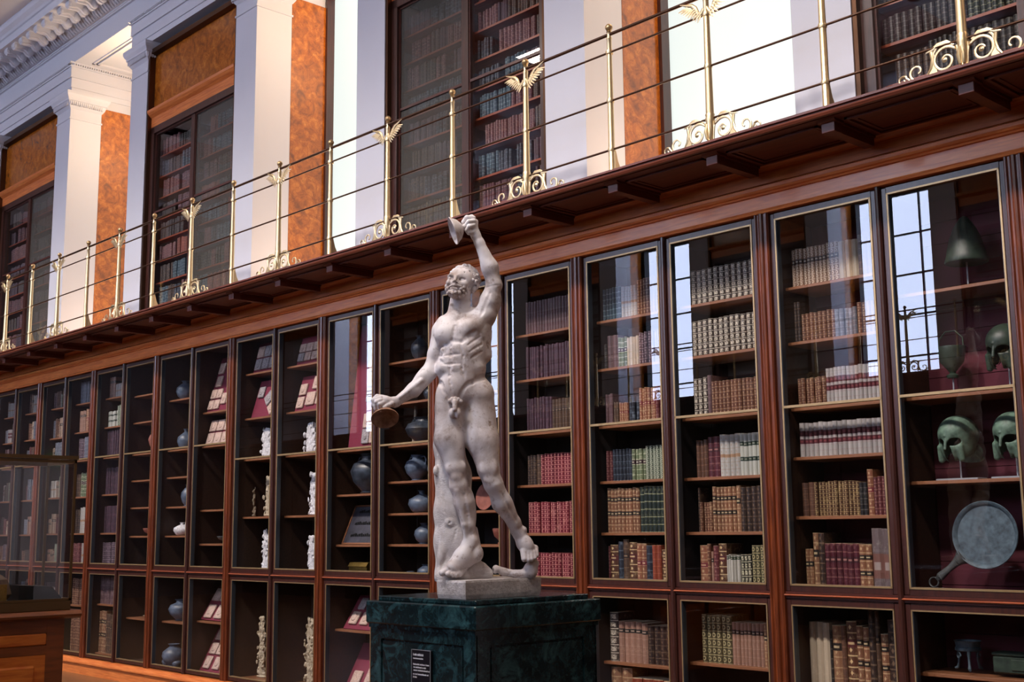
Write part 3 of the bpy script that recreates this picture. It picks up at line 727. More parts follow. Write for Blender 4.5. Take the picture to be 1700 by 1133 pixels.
# ---------------------------------------------------------------- books
# code: (description, leather colour, gilt strength, compartments, ornament, labels[(v0, v1, colour)], accent)
BK = {
 'tg': ('pale tan calf', 'a8846e', .6, 7, 2, [(.60, .72, '2a1c1a')], 'efe2cc'),
 'rb': ('red-brown calf', '7a4a38', .5, 6, 1, [], 'd8b48a'),
 'br': ('brown calf', '6e4a3a', .25, 6, 0, [], 'c09070'),
 'dg': ('dark brown heavily gilt', '382824', .8, 6, 3, [], 'e8dcc8'),
 'wr': ('white vellum with red labels', 'c9c2c0', .2, 6, 0, [(.38, .52, '4e2028'), (.60, .76, '56242a')], '8a3a3c'),
 'wv': ('cream vellum', 'e0cdb4', .0, 3, 0, [], 'e0cdb4'),
 'wg': ('white with dark green labels', 'd2d2c8', .1, 6, 0, [(.70, .80, '23322a'), (.34, .44, '23322a')], 'a0a090'),
 'wp': ('white with pale gilt panels', 'd5d1cc', .5, 6, 1, [(.45, .53, '9a7a60')], '8e6a48'),
 'ob': ('olive brown gilt-dotted', '6a4a38', .8, 9, 1, [], 'd9bd84'),
 'ol': ('olive green gilt', '555038', .8, 6, 2, [], 'c8b888'),
 'cr': ('crimson gilt', '8a2038', .8, 8, 1, [], 'f0b0a0'),
 'bu': ('burgundy', '5e2030', .4, 6, 0, [(.62, .74, '3a1820')], 'c08a80'),
 'pl': ('slim plum', '4e3040', .12, 3, 0, [], '8a6070'),
 'mv': ('slim mauve-brown', '75565a', .15, 3, 0, [], 'b89a98'),
 'tn': ('tan with black label', 'a67658', .4, 6, 1, [(.60, .72, '221a18')], 'e8cfa0'),
 'tb': ('tan with two black bands', 'a06c50', .5, 6, 1, [(.70, .79, '221a18'), (.38, .47, '221a18')], 'e8cfa0'),
 'pk': ('pinkish tan with black label', 'b68a76', .2, 5, 0, [(.72, .82, '1e1e1e')], 'd8b8a0'),
 'nv': ('navy blue', '222838', .3, 5, 0, [], '90a0b0'),
 'te': ('teal blue', '23485a', .4, 6, 0, [], 'b0c8cc'),
 'gn': ('dark green ribbed gilt', '1e302e', .7, 6, 0, [], 'b8b890'),
 'gc': ('green and cream panelled', '7c8a66', .7, 6, 0, [(.52, .64, '3c2430')], 'e6e4c8'),
 'gp': ('grey-green patterned', '74806e', .8, 8, 2, [], 'd6dac2'),
 'gy': ('large grey and pink', '7c6a6c', .1, 3, 0, [(.25, .62, '6e4a42')], 'b0a8a4'),
 'or': ('orange-red calf', '9c442c', .3, 6, 0, [], 'd08a60'),
 'db': ('dark brown ribbed', '382622', .4, 6, 1, [], '9a7c60'),
 'bk': ('black', '1e1c20', .4, 6, 0, [], 'a09488'),
 'cb': ('small black gilt-chequered', '22221e', .9, 5, 3, [], 'd8d0b0'),
 'gw': ('white with green tops', 'ded8cc', .0, 3, 0, [(.88, .97, '2c3a2c')], 'c0b8a8'),
 'tr': ('tan and red banded', 'a86a50', .5, 6, 1, [(.5, .6, '702430')], 'e8cfa0'),
 'lb': ('light blue-grey', '7c8090', .3, 6, 0, [], 'b8bcc8'),
 'pu': ('purple-brown gilt', '5a4452', .6, 6, 1, [], 'c0a8b0'),
 'rd': ('dull red', '6e2e34', .4, 6, 1, [], 'c89888'),
 'or2': ('ornate wide brown gilt', '6a3e2a', .8, 6, 1, [(.62, .74, '4e1c20')], 'e8cc98'),
 'bd': ('worn brown', '5e4434', .3, 5, 0, [(.6, .7, '2a1c18')], 'a88a6a'),
}
_bm = {}
def book_mat(code):
    if code in _bm: return _bm[code]
    d, col, gilt, nb, orn, labs, acc = BK[code]
    m = NT('leather_' + d.replace(' ', '_').replace('-', '_')); tc = m.n('TexCoord'); sp = m.n('SeparateXYZ'); m.l(tc.outputs['UV'], sp.inputs[0])
    u, v = sp.outputs[0], sp.outputs[1]
    oi = m.n('ObjectInfo'); ge = m.n('NewGeometry')
    rnd = m.math('FRACT', m.math('ADD', oi.outputs['Random'], ge.outputs['Random Per Island']))
    lc_ = tuple(x * .66 for x in lin(col)[:3]) + (1,)
    base = m.mix(m.math('MULTIPLY', rnd, .6), lc_, tuple(x * .5 for x in lc_[:3]) + (1,))
    wear = m.noise(28, 5, m.coord('Object'), .65)
    base = m.mix(m.ramp(wear, [(.52, (0, 0, 0, 1)), (.75, (.4, .4, .4, 1))]), base, lin(acc))
    fr = m.math('FRACT', m.math('MULTIPLY', v, nb)); edge = m.math('ABSOLUTE', m.math('SUBTRACT', fr, .5))
    rib = m.math('GREATER_THAN', edge, .44); a = lin(acc)
    isp = m.math('LESS_THAN', m.math('ABSOLUTE', m.math('SUBTRACT', u, .5)), .47)
    ribc = m.math('MULTIPLY', m.math('MULTIPLY', rib, gilt), isp)
    c = m.mix(m.math('MULTIPLY', ribc, .75), base, a)
    if orn:
        du = m.math('ABSOLUTE', m.math('SUBTRACT', u, .5)); dv = m.math('ABSOLUTE', m.math('SUBTRACT', fr, .5))
        if orn == 1: mk = m.math('LESS_THAN', m.math('ADD', m.math('MULTIPLY', du, 1.6), dv), .22)
        elif orn == 2: mk = m.math('MULTIPLY', m.math('LESS_THAN', m.math('ADD', m.math('MULTIPLY', du, du), m.math('MULTIPLY', dv, dv)), .085), m.math('GREATER_THAN', m.math('ADD', m.math('MULTIPLY', du, du), m.math('MULTIPLY', dv, dv)), .03))
        else: mk = m.math('MULTIPLY', m.math('LESS_THAN', du, .31), m.math('LESS_THAN', dv, .29))
        w2 = m.noise(160, 2, m.coord('Object')); mk = m.math('MULTIPLY', mk, m.ramp(w2, [(.42, (0, 0, 0, 1)), (.5, (1, 1, 1, 1))]) if orn == 3 else 1.0)
        c = m.mix(m.math('MULTIPLY', mk, gilt * .85), c, a)
    for v0, v1, lc in labs:
        mk = m.math('MULTIPLY', m.math('GREATER_THAN', v, v0), m.math('LESS_THAN', v, v1)); c = m.mix(mk, c, lin(lc))
        mk = m.math('MULTIPLY', m.math('LESS_THAN', m.math('ABSOLUTE', m.math('SUBTRACT', v, (v0 + v1) / 2)), (v1 - v0) * .16), m.math('LESS_THAN', m.math('ABSOLUTE', m.math('SUBTRACT', u, .5)), .3))
        c = m.mix(m.math('MULTIPLY', mk, .5), c, a)
    m.l(c, m.p.inputs['Base Color']); m.set(Roughness=.5)
    b = m.math('MULTIPLY', rib, 1.0); m.bump(b, .5, .003)
    _bm[code] = m.m; return m.m
M['paper'] = plain('page_edges', 'b8a488', .8)
def book_geo(w, h, d, x=0, y=0, z=0, lean=0.0):
    # rounded spine towards -y, boards with a joint groove, page block slightly recessed at the top
    a = .2 * w; hw = w / 2 * .97
    pr = [(-hw, d), (-hw, .006), (-hw * .86, .0025), (-hw * .5, -a * .6), (0, -a), (hw * .5, -a * .6), (hw * .86, .0025), (hw, .006), (hw, d)]
    us = [0, .02, .08, .27, .5, .73, .92, .98, 1]
    vs = [(px, py, 0) for px, py in pr] + [(px, py, h) for px, py in pr]
    n = len(pr); fs = []; uv = []
    for i in range(n - 1):
        fs.append((i, i + 1, n + i + 1, n + i)); uv += [us[i], 0, us[i + 1], 0, us[i + 1], 1, us[i], 1]
    fs.append(tuple(range(n - 1, -1, -1))); uv += [.5, .01] * n
    fs.append(tuple(range(n, 2 * n))); uv += [.01, .98] * n
    s_, c_ = math.sin(lean), math.cos(lean)
    vs = [(x + px * c_ + pz * s_, y + py, z + (-px * s_ + pz * c_ if lean else pz)) for px, py, pz in vs]
    return vs, fs, uv
ORD = ['top', 'second', 'third', 'fourth', 'fifth', 'sixth', 'seventh', 'eighth']
DOORS = {1: 'door beside the helmets', 2: 'second door left of the helmets', 3: 'third door left of the helmets', 4: 'door just right of the statue'}
# rows per door, top shelf first: (shelf height, runs of (count, height, code, width weight))
ROWS = {
 1: [(3.17, [(12, .255, 'tg', 1), (3, .25, 'wv', 1.6), (4, .27, 'br', 1.1)]), (2.8, [(2, .27, 'db', .8), (8, .185, 'rb', 1), (5, .18, 'lb', 1), (5, .2, 'rb', 1)]),
     (2.372, [(7, .185, 'rb', 1), (14, .235, 'wr', .95)]), (2.045, [(18, .22, 'wr', 1)]), (1.665, [(2, .215, 'br', 1.6), (13, .215, 'ob', .85), (2, .2, 'bk', 1), (1, .28, 'tr', 1.4), (4, .235, 'rd', 1)]),
     (1.178, [(2, .28, 'tn', .9), (1, .38, 'tn', 1.2), (1, .375, 'db', 1.3), (6, .31, 'bu', 1.2), (2, .31, 'tb', 1.3), (2, .40, 'gy', 2.2)]),
     (.60, [(3, .40, 'wv', 1.3), (1, .36, 'bk', .5), (1, .38, 'tn', 1.7), (1, .39, 'br', .9), (1, .42, 'or2', 1.9), (2, .385, 'tb', 1.1), (1, .49, 'db', 1.2), (1, .48, 'bd', .8), (1, .345, 'tb', 1.3), (1, .43, 'db', 2.0)])],
 2: [(3.17, [(12, .25, 'dg', 1)]), (2.8, [(13, .255, 'dg', 1)]), (2.372, [(3, .27, 'dg', 1.2), (1, .285, 'mv', 1), (14, .235, 'rb', 1)]),
     (1.945, [(3, .26, 'br', 1), (2, .28, 'bu', 1.5), (4, .285, 'wp', 1.2), (6, .285, 'wg', 1), (1, .28, 'wr', .8)]),
     (1.57, [(1, .3, 'db', .6), (4, .2, 'rb', .9), (6, .305, 'tb', 1.05), (1, .315, 'tn', 1.2), (5, .30, 'db', 1.4), (1, .33, 'bd', .8)]),
     (1.178, [(1, .3, 'tr', 2.2), (1, .31, 'rb', .9), (1, .26, 'pk', .7), (1, .30, 'rd', 1.4), (1, .31, 'or2', 2.2), (6, .235, 'gw', .65), (3, .24, 'cb', .95), (5, .30, 'ol', 1.1)]),
     (.69, [(6, .315, 'ol', 1.3), (8, .275, 'pk', 1), (3, .28, 'tn', 1)])],
 3: [(3.17, [(6, .25, 'te', 1), (5, .24, 'wp', 1), (8, .27, 'rb', .95)]), (2.8, [(2, .19, 'bk', .6), (2, .25, 'mv', 1.9), (3, .225, 'gc', 1), (4, .22, 'wv', 1), (5, .235, 'pu', 1), (3, .245, 'pu', 1)]),
     (2.372, [(3, .235, 'mv', 1), (2, .17, 'bd', 1), (4, .16, 'tr', .9), (3, .195, 'nv', 1.3), (6, .25, 'tr', 1), (3, .25, 'rd', 1)]),
     (1.95, [(2, .225, 'rd', 1), (6, .235, 'nv', 1), (4, .225, 'gc', 1), (6, .245, 'gp', 1)]),
     (1.57, [(9, .325, 'tb', 1), (6, .33, 'gn', 1.1), (1, .33, 'tn', .8)]),
     (1.178, [(1, .29, 'rd', .5), (1, .305, 'or2', 2.1), (1, .32, 'nv', 1.3), (1, .34, 'bd', 1.5), (1, .315, 'or2', 2.1), (2, .315, 'tr', 1.2), (1, .3, 'nv', 1.5), (2, .30, 'or', 1.1), (1, .265, 'or2', 2)]),
     (.64, [(1, .345, 'dg', 2.2), (5, .285, 'pk', 1.4), (4, .27, 'db', 1.4)]), (.2, [(2, .40, 'tn', 1.4), (4, .33, 'or', 1.3)])],
 4: [(3.17, [(18, .27, 'mv', 1)]), (2.8, [(18, .265, 'pl', 1)]), (2.372, [(10, .275, 'pl', 1), (8, .245, 'bd', 1.2)]), (1.95, [(3, .235, 'db', 1.1), (1, .24, 'bd', 1.6), (10, .24, 'cr', 1.15), (1, .21, 'bk', 1.6)]),
     (1.57, [(16, .24, 'cr', 1)]), (1.178, [(17, .235, 'cr', 1)]), (.66, [(16, .25, 'pl', 1)])],
}
rw = random.Random(4)
def gen(i, zs, pal, fill=1.0):
    out = []
    for z in zs:
        runs = []; t = 0
        while t < 15 * fill: 
            n = rw.randint(3, 8); runs.append((n, rw.uniform(.19, .29), rw.choice(pal), 1)); t += n
        out.append((z, runs))
    return out
mixp = ['rb', 'br', 'pu', 'wp', 'tg', 'lb', 'rd', 'pk', 'gp', 'wr', 'db', 'mv']
ROWS[13] = [(3.31, [(4, .27, 'pk', 1.2), (6, .17, 'wp', 1)]), (2.94, [(7, .2, 'wg', 1), (4, .26, 'gp', 1)]), (2.562, [(14, .33, 'pl', 1)]), (2.09, [(14, .33, 'pl', 1)]), (1.61, [(15, .33, 'pl', 1)]), (1.178, [(14, .31, 'pu', 1)]), (.74, [(8, .33, 'mv', 1.8)]), (.15, [(5, .5, 'tb', 1), (4, .47, 'bd', 1.3)])]
ROWS[14] = [(3.31, [(8, .29, 'lb', 1), (4, .25, 'wp', 1)]), (2.93, [(6, .28, 'pk', 1), (6, .3, 'tr', 1.1)]), (2.562, [(5, .28, 'pu', 1), (6, .3, 'lb', 1)]), (2.08, [(4, .3, 'bd', 1), (6, .31, 'gc', 1), (2, .28, 'db', 1)]), (1.61, [(4, .3, 'db', 1), (4, .33, 'wp', 1), (3, .3, 'br', 1)]), (1.178, [(6, .3, 'rd', 1), (4, .3, 'wp', 1)]), (.7, [(9, .33, 'rb', 1)]), (.12, [(9, .45, 'rb', 1.2)])]
for i, z in ((15, SH[15]), (16, SH[16]), (17, SH[17]), (18, SH[18])):
    ROWS[i] = gen(i, sorted([q for q in z] + [2.562, 1.178, .12], reverse=True), mixp)
bm_ind = []; merged = {}
def pane_span(i):
    xl = pane_x(i); return xl + .07, (xl + HALF - .04) * 1.0235
for i, rows in ROWS.items():
    for ri, (z, runs) in enumerate(rows):
        x0, x1 = pane_span(i)
        if i in (1, 2, 3, 4): x0 += .03
        tot = sum(n * w for n, h, c, w in runs); unit = (x1 - x0) / tot
        if i > 12: unit = min(unit, .05)
        x = x0
        dist = math.hypot((x0 + x1) / 2, 6.8)
        vis = 1.0
        if i == 4 and z < 1: vis = 0.0
        for n, h, code, w in runs:
            bw = w * unit
            bm_ind.append((bw * h / dist ** 2 * vis, i, ri, z, n, h, code, bw, x)); x += n * bw
order = sorted([b for b in bm_ind if b[1] <= 4], key=lambda b: -b[0])
chosen = set(); cnt = 0
for b in order:
    if cnt + b[4] > 318: continue
    chosen.add(b[1:]); cnt += b[4]
def to_merged(code, vs, fs, uv):
    g = merged.setdefault(code, [[], [], []]); o = len(g[0]); g[0] += vs; g[1] += [tuple(o + k for k in f) for f in fs]; g[2] += uv
rb_ = random.Random(9)
for b in bm_ind:
    _, i, ri, z, n, h, code, bw, x = b
    if b[1:] in chosen:
        vs, fs, uv = book_geo(bw, h, .2); mb = MB(); mb.v = vs; mb.f = fs; mb.mi = [0] * len(fs); mb.uv = uv
        me = mb.mesh('book', [book_mat(code)]); me.materials.append(M['paper']); me.polygons[len(fs) - 1].material_index = 1
        pos = '%s row, %s' % (ORD[ri], DOORS[i])
        same = sum(1 for q in bm_ind if q[1] == i and q[2] == ri and q[6] == code)
        extra = ''
        if same > 1:
            mates = sorted([q for q in bm_ind if q[1] == i and q[2] == ri and q[6] == code], key=lambda q: q[8]); extra = ' taller' if h >= max(q[5] for q in mates) and len({q[5] for q in mates}) > 1 else (' left' if mates[0] is b else ' right')
        base = '%s%s book, %s' % ((extra.strip() + ' ') if extra else '', BK[code][0], pos)
        for k in range(n):
            o = place('book', me, None, (x + bw * (k + .5), .165 + rb_.uniform(-.004, .004), z + .0012)); o.scale = (1, 1, 1 + rb_.uniform(-.015, .015))
            o['label'] = base
            if n == 1: o['group'] = 'single books, %s' % DOORS[i]
            else: o['group'] = '%s volumes, %s row, %s%s' % (BK[code][0], ORD[ri], DOORS[i], extra)
            o['category'] = 'book'
    else:
        for k in range(n):
            to_merged(code, *book_geo(bw * .98, h * (1 + rb_.uniform(-.02, .02)), .18, x + bw * (k + .5), .165 + rb_.uniform(-.01, .01), z + .001))
# books of the gallery cases
UP = {-8.0: ['db', 'pl', 'rd', 'pl', 'nv', 'db', 'bu', 'pl', 'db', 'te'], -13.137: ['rd', 'bu', 'or', 'nv', 'te', 'db', 'rd', 'nv', 'bk'], -18.274: ['rd', 'db', 'bu', 'pl'], -2.863: ['db', 'gn', 'bk', 'bk', 'nv', 'db']}
for cx in (-18.274, -13.137, -8.0, -2.863):
    for s in (0, 1):
        xa = cx + (-BW + .09 if s == 0 else .03); xb = xa + BW - .13
        for zi, z in enumerate(UZ):
            x = xa
            while x < xb - .05:
                code = rb_.choice(UP[cx]); n = rb_.randint(4, 12); w = rb_.uniform(.028, .05); h = rb_.uniform(.19, .235)
                if rb_.random() < .12: x += w * 2; continue
                for k in range(n):
                    if x > xb - w: break
                    to_merged(code, *book_geo(w, h * (1 + rb_.uniform(-.03, .03)), .18, x + w / 2, .50 + rb_.uniform(-.012, .012), z + .001)); x += w
mbk = MB(); mbk.uv = []; mats = []
for code, (vs, fs, uv) in merged.items():
    mbk.add(vs, fs, len(mats)); mbk.uv += uv; mats.append(book_mat(code))
place('rows_of_books', mbk.mesh('rows_of_books', mats), None, kind='stuff', label='rows of old leather books in the far cases and up on the gallery', category='books')

# ---------------------------------------------------------------- objects shown in the cases
def stone(name, c1, c2, rough=.6, sc=14, b=.3):
    m = NT(name); f = m.noise(sc, 6, m.coord(), .6); m.l(m.ramp(f, [(.3, lin(c1)), (.7, lin(c2))]), m.p.inputs['Base Color']); m.set(Roughness=rough); m.bump(f, b, .004); return m.m
M['vase_blue'] = stone('blue_grey_pottery', '262e3e', '667488', .4, 9, .1)
M['vase_dark'] = stone('dark_pottery', '181c24', '3c4450', .35, 12, .1)
M['terracotta'] = stone('terracotta', '6a362c', '9a5e50', .6, 9, .1)
M['ivory'] = stone('carved_ivory', 'a8a4a6', 'e8e6ea', .45, 40, .5)
M['ivory_old'] = stone('yellowed_ivory', '7e6e58', 'c4b59c', .5, 40, .5)
M['tile'] = stone('fired_clay_tile', '9a8078', 'd4b8a8', .7, 60, .8)
M['tile_g'] = stone('grey_clay_tile', '6a6264', 'b0a8aa', .7, 60, .8)
M['verdi'] = stone('green_bronze_patina', '2a3830', '66806f', .55, 22, .4)
M['verdi_d'] = stone('dark_bronze_patina', '161f1c', '364538', .45, 18, .3)
M['verdi_b'] = stone('blue_grey_bronze_patina', '24303a', '50626e', .6, 26, .4)
M['bronze'] = stone('brown_bronze', '2e3032', '585a5a', .45, 20, .3)
M['gilt'] = plain('gilt_metal', 'c8a860', .35, 1, nz=.5, nscale=60)
M['acry'] = plain('grey_label_plate', '8a8c94', .4)
ROW = {3.13: 'on its top shelf', 3.28: 'top'}
def exhibit(name, me, x, z, label, cat, y=.26, rz=0, rx=0, group=None):
    o = place(name, me, None, (x, y, z + .001), (rx, 0, rz), label=label, category=cat)
    if group: o['group'] = group
    return o
def vase(h, w, kind=0):
    pr = {0: [(.28, 0), (.30, .02), (.22, .05), (.40, .2), (.5, .45), (.46, .65), (.26, .82), (.17, .88), (.18, .95), (.25, 1.0), (.2, .995), (.12, .9)],
          1: [(.22, 0), (.25, .03), (.2, .06), (.42, .3), (.5, .55), (.42, .75), (.22, .84), (.2, .93), (.27, 1), (.22, .99), (.14, .88)],
          2: [(.25, 0), (.36, .08), (.5, .38), (.46, .6), (.2, .78), (.1, .84), (.1, .94), (.16, 1), (.12, .99), (.06, .88)],
          3: [(.2, 0), (.22, .08), (.1, .15), (.12, .2), (.4, .5), (.5, .9), (.5, 1.0), (.45, .98), (.3, .5), (.1, .3)]}[kind]
    return MB().lathe([(max(r, .01) * w, z * h) for r, z in pr], (0, 0, 0), 24)
def vase_me(h, w, kind, mat, handles=False):
    b = vase(h, w, kind)
    if handles:
        for s in (-1, 1): b.tube([(s * w * .2, 0, h * .92), (s * w * .42, 0, h * .93), (s * w * .5, 0, h * .8), (s * w * .46, 0, h * .62)], w * .035, 6)
    return b.mesh('pottery_vase', [mat], 50)
for x, z, h, w, kd, mt, hd, lab in (
    (-8.53, 3.13, .235, .17, 0, 'vase_dark', 0, 'slim grey vase alone on the top shelf left of the statue'),
    (-8.48, 2.375, .235, .33, 1, 'vase_dark', 1, 'big dark round jar beside the lowered cymbal of the statue'),
    (-8.36, 2.75, .16, .15, 2, 'vase_dark', 0, 'small dark jar behind the lowered forearm of the statue'),
    (-8.56, 2.04, .235, .24, 1, 'vase_blue', 1, 'grey-blue two-handled vase, third glimpsed jar down left of the statue'),
    (-8.27, 2.04, .21, .2, 0, 'vase_blue', 0, 'pale grey pointed jar close to the statue\'s trunk, beside the two-handled vase'),
    (-8.50, 1.755, .2, .25, 2, 'vase_blue', 0, 'bulbous blue jar with a small figure, one shelf under the two-handled vase'),
    (-8.46, 1.48, .185, .19, 0, 'vase_blue', 0, 'blue-grey vase on the lowest full shelf left of the statue'),
    (-8.44, 1.178, .125, .16, 0, 'vase_blue', 0, 'stubby grey vase at the case floor left of the statue'),
    (-8.25, 1.178, .10, .15, 2, 'vase_blue', 0, 'round little blue pot nearest the statue at the case floor'),
    (-8.66, 1.178, .06, .07, 3, 'vase_blue', 0, 'tiny grey cup at the case floor left of two round pots'),
    (-12.92, 3.14, .23, .22, 0, 'vase_blue', 0, 'pale blue vase high behind the bluish reflecting pane'),
    (-12.88, 2.562, .24, .2, 2, 'vase_blue', 0, 'pale blue bottle in the middle of the bluish reflecting pane'),
    (-12.78, 1.9, .25, .17, 0, 'vase_blue', 0, 'bluish white ewer under the middle of the reflecting pane'),
    (-12.9, 1.57, .15, .2, 2, 'ivory', 0, 'whitish lying jar on the lower shelf of the reflecting pane'),
    (-12.72, 1.57, .21, .12, 1, 'ivory', 0, 'thin whitish vase right of the lying jar'),
    (-12.85, .61, .24, .3, 1, 'vase_blue', 0, 'blue-grey jar behind the lower door left of the maroon tile boards, upper one'),
    (-12.84, .12, .24, .26, 0, 'vase_blue', 0, 'blue-grey vase standing on the bottom behind two grey balls'),
    (-13.0, .112, .1, .11, 2, 'vase_blue', 0, 'left grey ball-shaped pot at the bottom of the lower door'),
    (-12.76, .112, .1, .11, 2, 'vase_blue', 0, 'right grey ball-shaped pot at the bottom of the lower door'),
    (-13.55, 2.94, .26, .2, 0, 'terracotta', 0, 'terracotta vase at the post, uppermost of three'),
    (-13.56, 2.562, .28, .24, 1, 'terracotta', 0, 'terracotta jar at the post, second from the top'),
    (-13.53, 2.235, .28, .2, 2, 'terracotta', 0, 'terracotta flask at the post, third from the top'),
    (-13.55, 1.91, .25, .18, 0, 'terracotta', 0, 'terracotta vase at the post, lowest of the tall ones'),
    (-13.68, 1.57, .09, .18, 3, 'terracotta', 0, 'small terracotta bowl under the tall terracotta vases'),
    (-9.28, 1.945, .38, .37, 1, 'vase_dark', 1, 'large black glossy vessel above the framed grey slab'),
    (-7.45, 1.48, .13, .15, 3, 'terracotta', 0, 'little rosy cup seen between the legs of the statue'),
    (-7.43, 2.04, .2, .25, 0, 'terracotta', 0, 'rosy vase seen past the knee of the statue')):
    exhibit('pottery_vase', vase_me(h, w, kd, mt, hd), x, z, lab, 'vase', y=.17 if 'ball' in lab else .26)
# dishes set upright behind the statue's knees
dish = MB().lathe([(.03, 0), (.06, .004), (.11, .018), (.115, .022), (.105, .024), (.05, .012), (.01, .010)], (0, 0, .115), 28, ax=(0, -1, .15)).mesh('dish', ['terracotta'], 50)
exhibit('dish', dish, -7.63, 1.76, 'pinkish dish stood on edge left of the free knee of the statue', 'dish')
exhibit('dish', dish, -7.40, 1.76, 'pinkish dish stood on edge right behind the free knee of the statue', 'dish')
# carved ivories
def carving(seed, w, h, d=60):
    r = random.Random(seed); rows = [('E', 0, 0, 14, w * .5, d * .5, 16, 0, 0, 6)]
    n = int(h / 26)
    for i in range(n):
        z = 20 + (h - 40) * i / (n - 1); ww = w * (.46 - .16 * (i / n) ** 2)
        for k in range(4):
            x = r.uniform(-ww, ww); rows.append(('E', x, r.uniform(-d * .15, d * .35), z + r.uniform(-10, 10), r.uniform(8, 15), r.uniform(9, 16), r.uniform(14, 30), r.uniform(-20, 20), 0, 3))
        rows.append(('E', 0, 0, z, ww * .75, d * .32, 24, 0, 0, 8))
    for k in range(3):
        x = (k - 1) * w * .22; z = h * (.93 if k == 1 else .84); rows.append(('E', x, 6, z, 10, 11, 13, 0, 0, 2)); rows.append(('C', x, 4, z - 15, 9, x * 1.1, 4, z - 90, 15, 4))
    for k in range(int(h / 6)):
        x = r.uniform(-w * .45, w * .45); z = r.uniform(20, h - 20); rows.append(('G', x, d * .5, z, 3, x + r.uniform(-9, 9), d * .5, z + r.uniform(15, 45), 3, 2))
    V, Q = sdf_mesh(rows, .0036); me = np_mesh('ivory_carving', V, Q); return me
for j, (x, z, w, h, mt, lab) in enumerate((
    (-10.28, 2.37, 250, 320, 'ivory', 'white carved ivory group under the upper right maroon tile board'),
    (-10.2, 1.76, 210, 420, 'ivory', 'tall white carved ivory of climbing figures, middle shelf of the right ivory door'),
    (-10.22, 1.19, 180, 370, 'ivory', 'white carved ivory pair at the case floor of the right ivory door'),
    (-10.23, .115, 190, 640, 'ivory_old', 'very tall yellowed ivory standing behind the right lower ivory door'),
    (-11.1, 2.37, 260, 320, 'ivory', 'white carved ivory group under the diamond-pattern board'),
    (-11.36, 1.76, 80, 310, 'ivory_old', 'narrow carved ivory spindle left of an arched ivory'),
    (-11.03, 1.76, 210, 420, 'ivory_old', 'arched old ivory carving right of the narrow spindle'),
    (-11.08, 1.19, 150, 430, 'ivory', 'white standing ivory figures at the case floor of the left ivory door'),
    (-11.12, .115, 150, 620, 'ivory_old', 'very tall yellowed ivory standing behind the left lower ivory door'))):
    me = carving(j + 3, w, h); me.materials.append(M[mt]); exhibit('ivory_carving', me, x, z, lab, 'carving')
for x, lab in ((-10.2, 'right'), (-11.05, 'left')):
    exhibit('display_plate', MB().box(-.2, -.1, 0, .2, .12, .008, 0, .002).mesh('display_plate', ['acry']), x, 1.178, 'pale plate under the %s white ivory at the case floor' % lab, 'plate')
# tile boards
def board(x, z, w, h, dy, tiles, lab, extra=''):
    t = thing('display_board', lab, 'display board', (x, .16, z + .001), 0, 'maroon boards of clay tiles')
    ang = -math.asin(min(dy / h, .9)); t.rotation_euler = (ang, 0, 0)
    place('backing', MB().box(0, 0, 0, w, .02, h, 0, .003).mesh('backing', ['board']), t)
    r = random.Random(int(abs(x) * 100))
    for (cx, cz, tw, th, rot) in tiles:
        b = MB().box(-tw / 2, -.022, -th / 2, tw / 2, 0, th / 2, 0, .006); b.lathe([(min(tw, th) * .33, 0), (min(tw, th) * .28, .006), (min(tw, th) * .12, .01)], (0, -.022, 0), 10, ax=(0, -1, 0))
        o = place('clay_tile', b.mesh('clay_tile', ['tile_g' if r.random() < .3 else 'tile']), t, (cx, 0, cz)); o.rotation_euler = (0, rot, 0)
def grid(x0, z0, nx, nz, sx, sz, tw, th, skip=()):
    return [(x0 + i * sx, z0 + j * sz, tw, th, 0) for j in range(nz) for i in range(nx) if (i, j) not in skip]
board(-10.42, 3.275, .62, .30, .07, grid(.08, .08, 3, 2, .125, .1, .11, .09) + [(.5, .2, .1, .09, 0)], 'maroon board with five clay tiles, highest on the right ivory door')
board(-10.44, 2.805, .64, .38, .1, [(.09, .09, .12, .12, 0), (.09, .23, .12, .12, 0), (.26, .12, .15, .14, 0), (.31, .29, .12, .14, 0), (.43, .12, .13, .14, 0), (.5, .29, .1, .13, 0)], 'maroon board with six grey and tan tiles above the right white ivory group')
board(-11.26, 3.28, .6, .34, .08, grid(.1, .09, 4, 2, .14, .14, .125, .125), 'maroon board with a block of large tan tiles, highest on the left ivory door')
board(-11.28, 2.805, .62, .42, .12, [(.1, .28, .11, .12, 0), (.28, .2, .13, .13, PI / 4), (.39, .31, .13, .13, PI / 4), (.39, .09, .13, .13, PI / 4), (.5, .2, .13, .13, PI / 4)], 'maroon board with tiles set as a diamond above the left white ivory')
board(-12.23, 2.935, .70, .66, .18, grid(.08, .08, 2, 2, .125, .13, .11, .11) + [(.33, .14, .1, .13, 0), (.45, .14, .1, .12, 0), (.12, .36, .12, .13, 0), (.1, .52, .12, .13, 0), (.36, .38, .1, .13, 0), (.36, .53, .1, .11, 0), (.5, .38, .1, .13, 0)], 'tall maroon board crowded with tiles left of the ivories')
board(-12.23, 2.562, .72, .3, .08, grid(.09, .075, 4, 2, .16, .15, .14, .13), 'board covered by eight large pale tiles left of the ivories')
board(-12.235, .66, .74, .42, .22, grid(.14, .1, 3, 1, .21, .1, .15, .16) + grid(.12, .3, 4, 1, .17, .1, .15, .15), 'upper slanted maroon board of pale tiles behind the lower door left of the ivories')
board(-12.235, .115, .74, .52, .24, grid(.13, .1, 3, 1, .2, .1, .13, .14) + grid(.13, .26, 4, 1, .15, .1, .13, .13) + grid(.13, .42, 4, 1, .15, .1, .13, .13), 'lower slanted maroon board of small tiles behind the lower door left of the ivories')
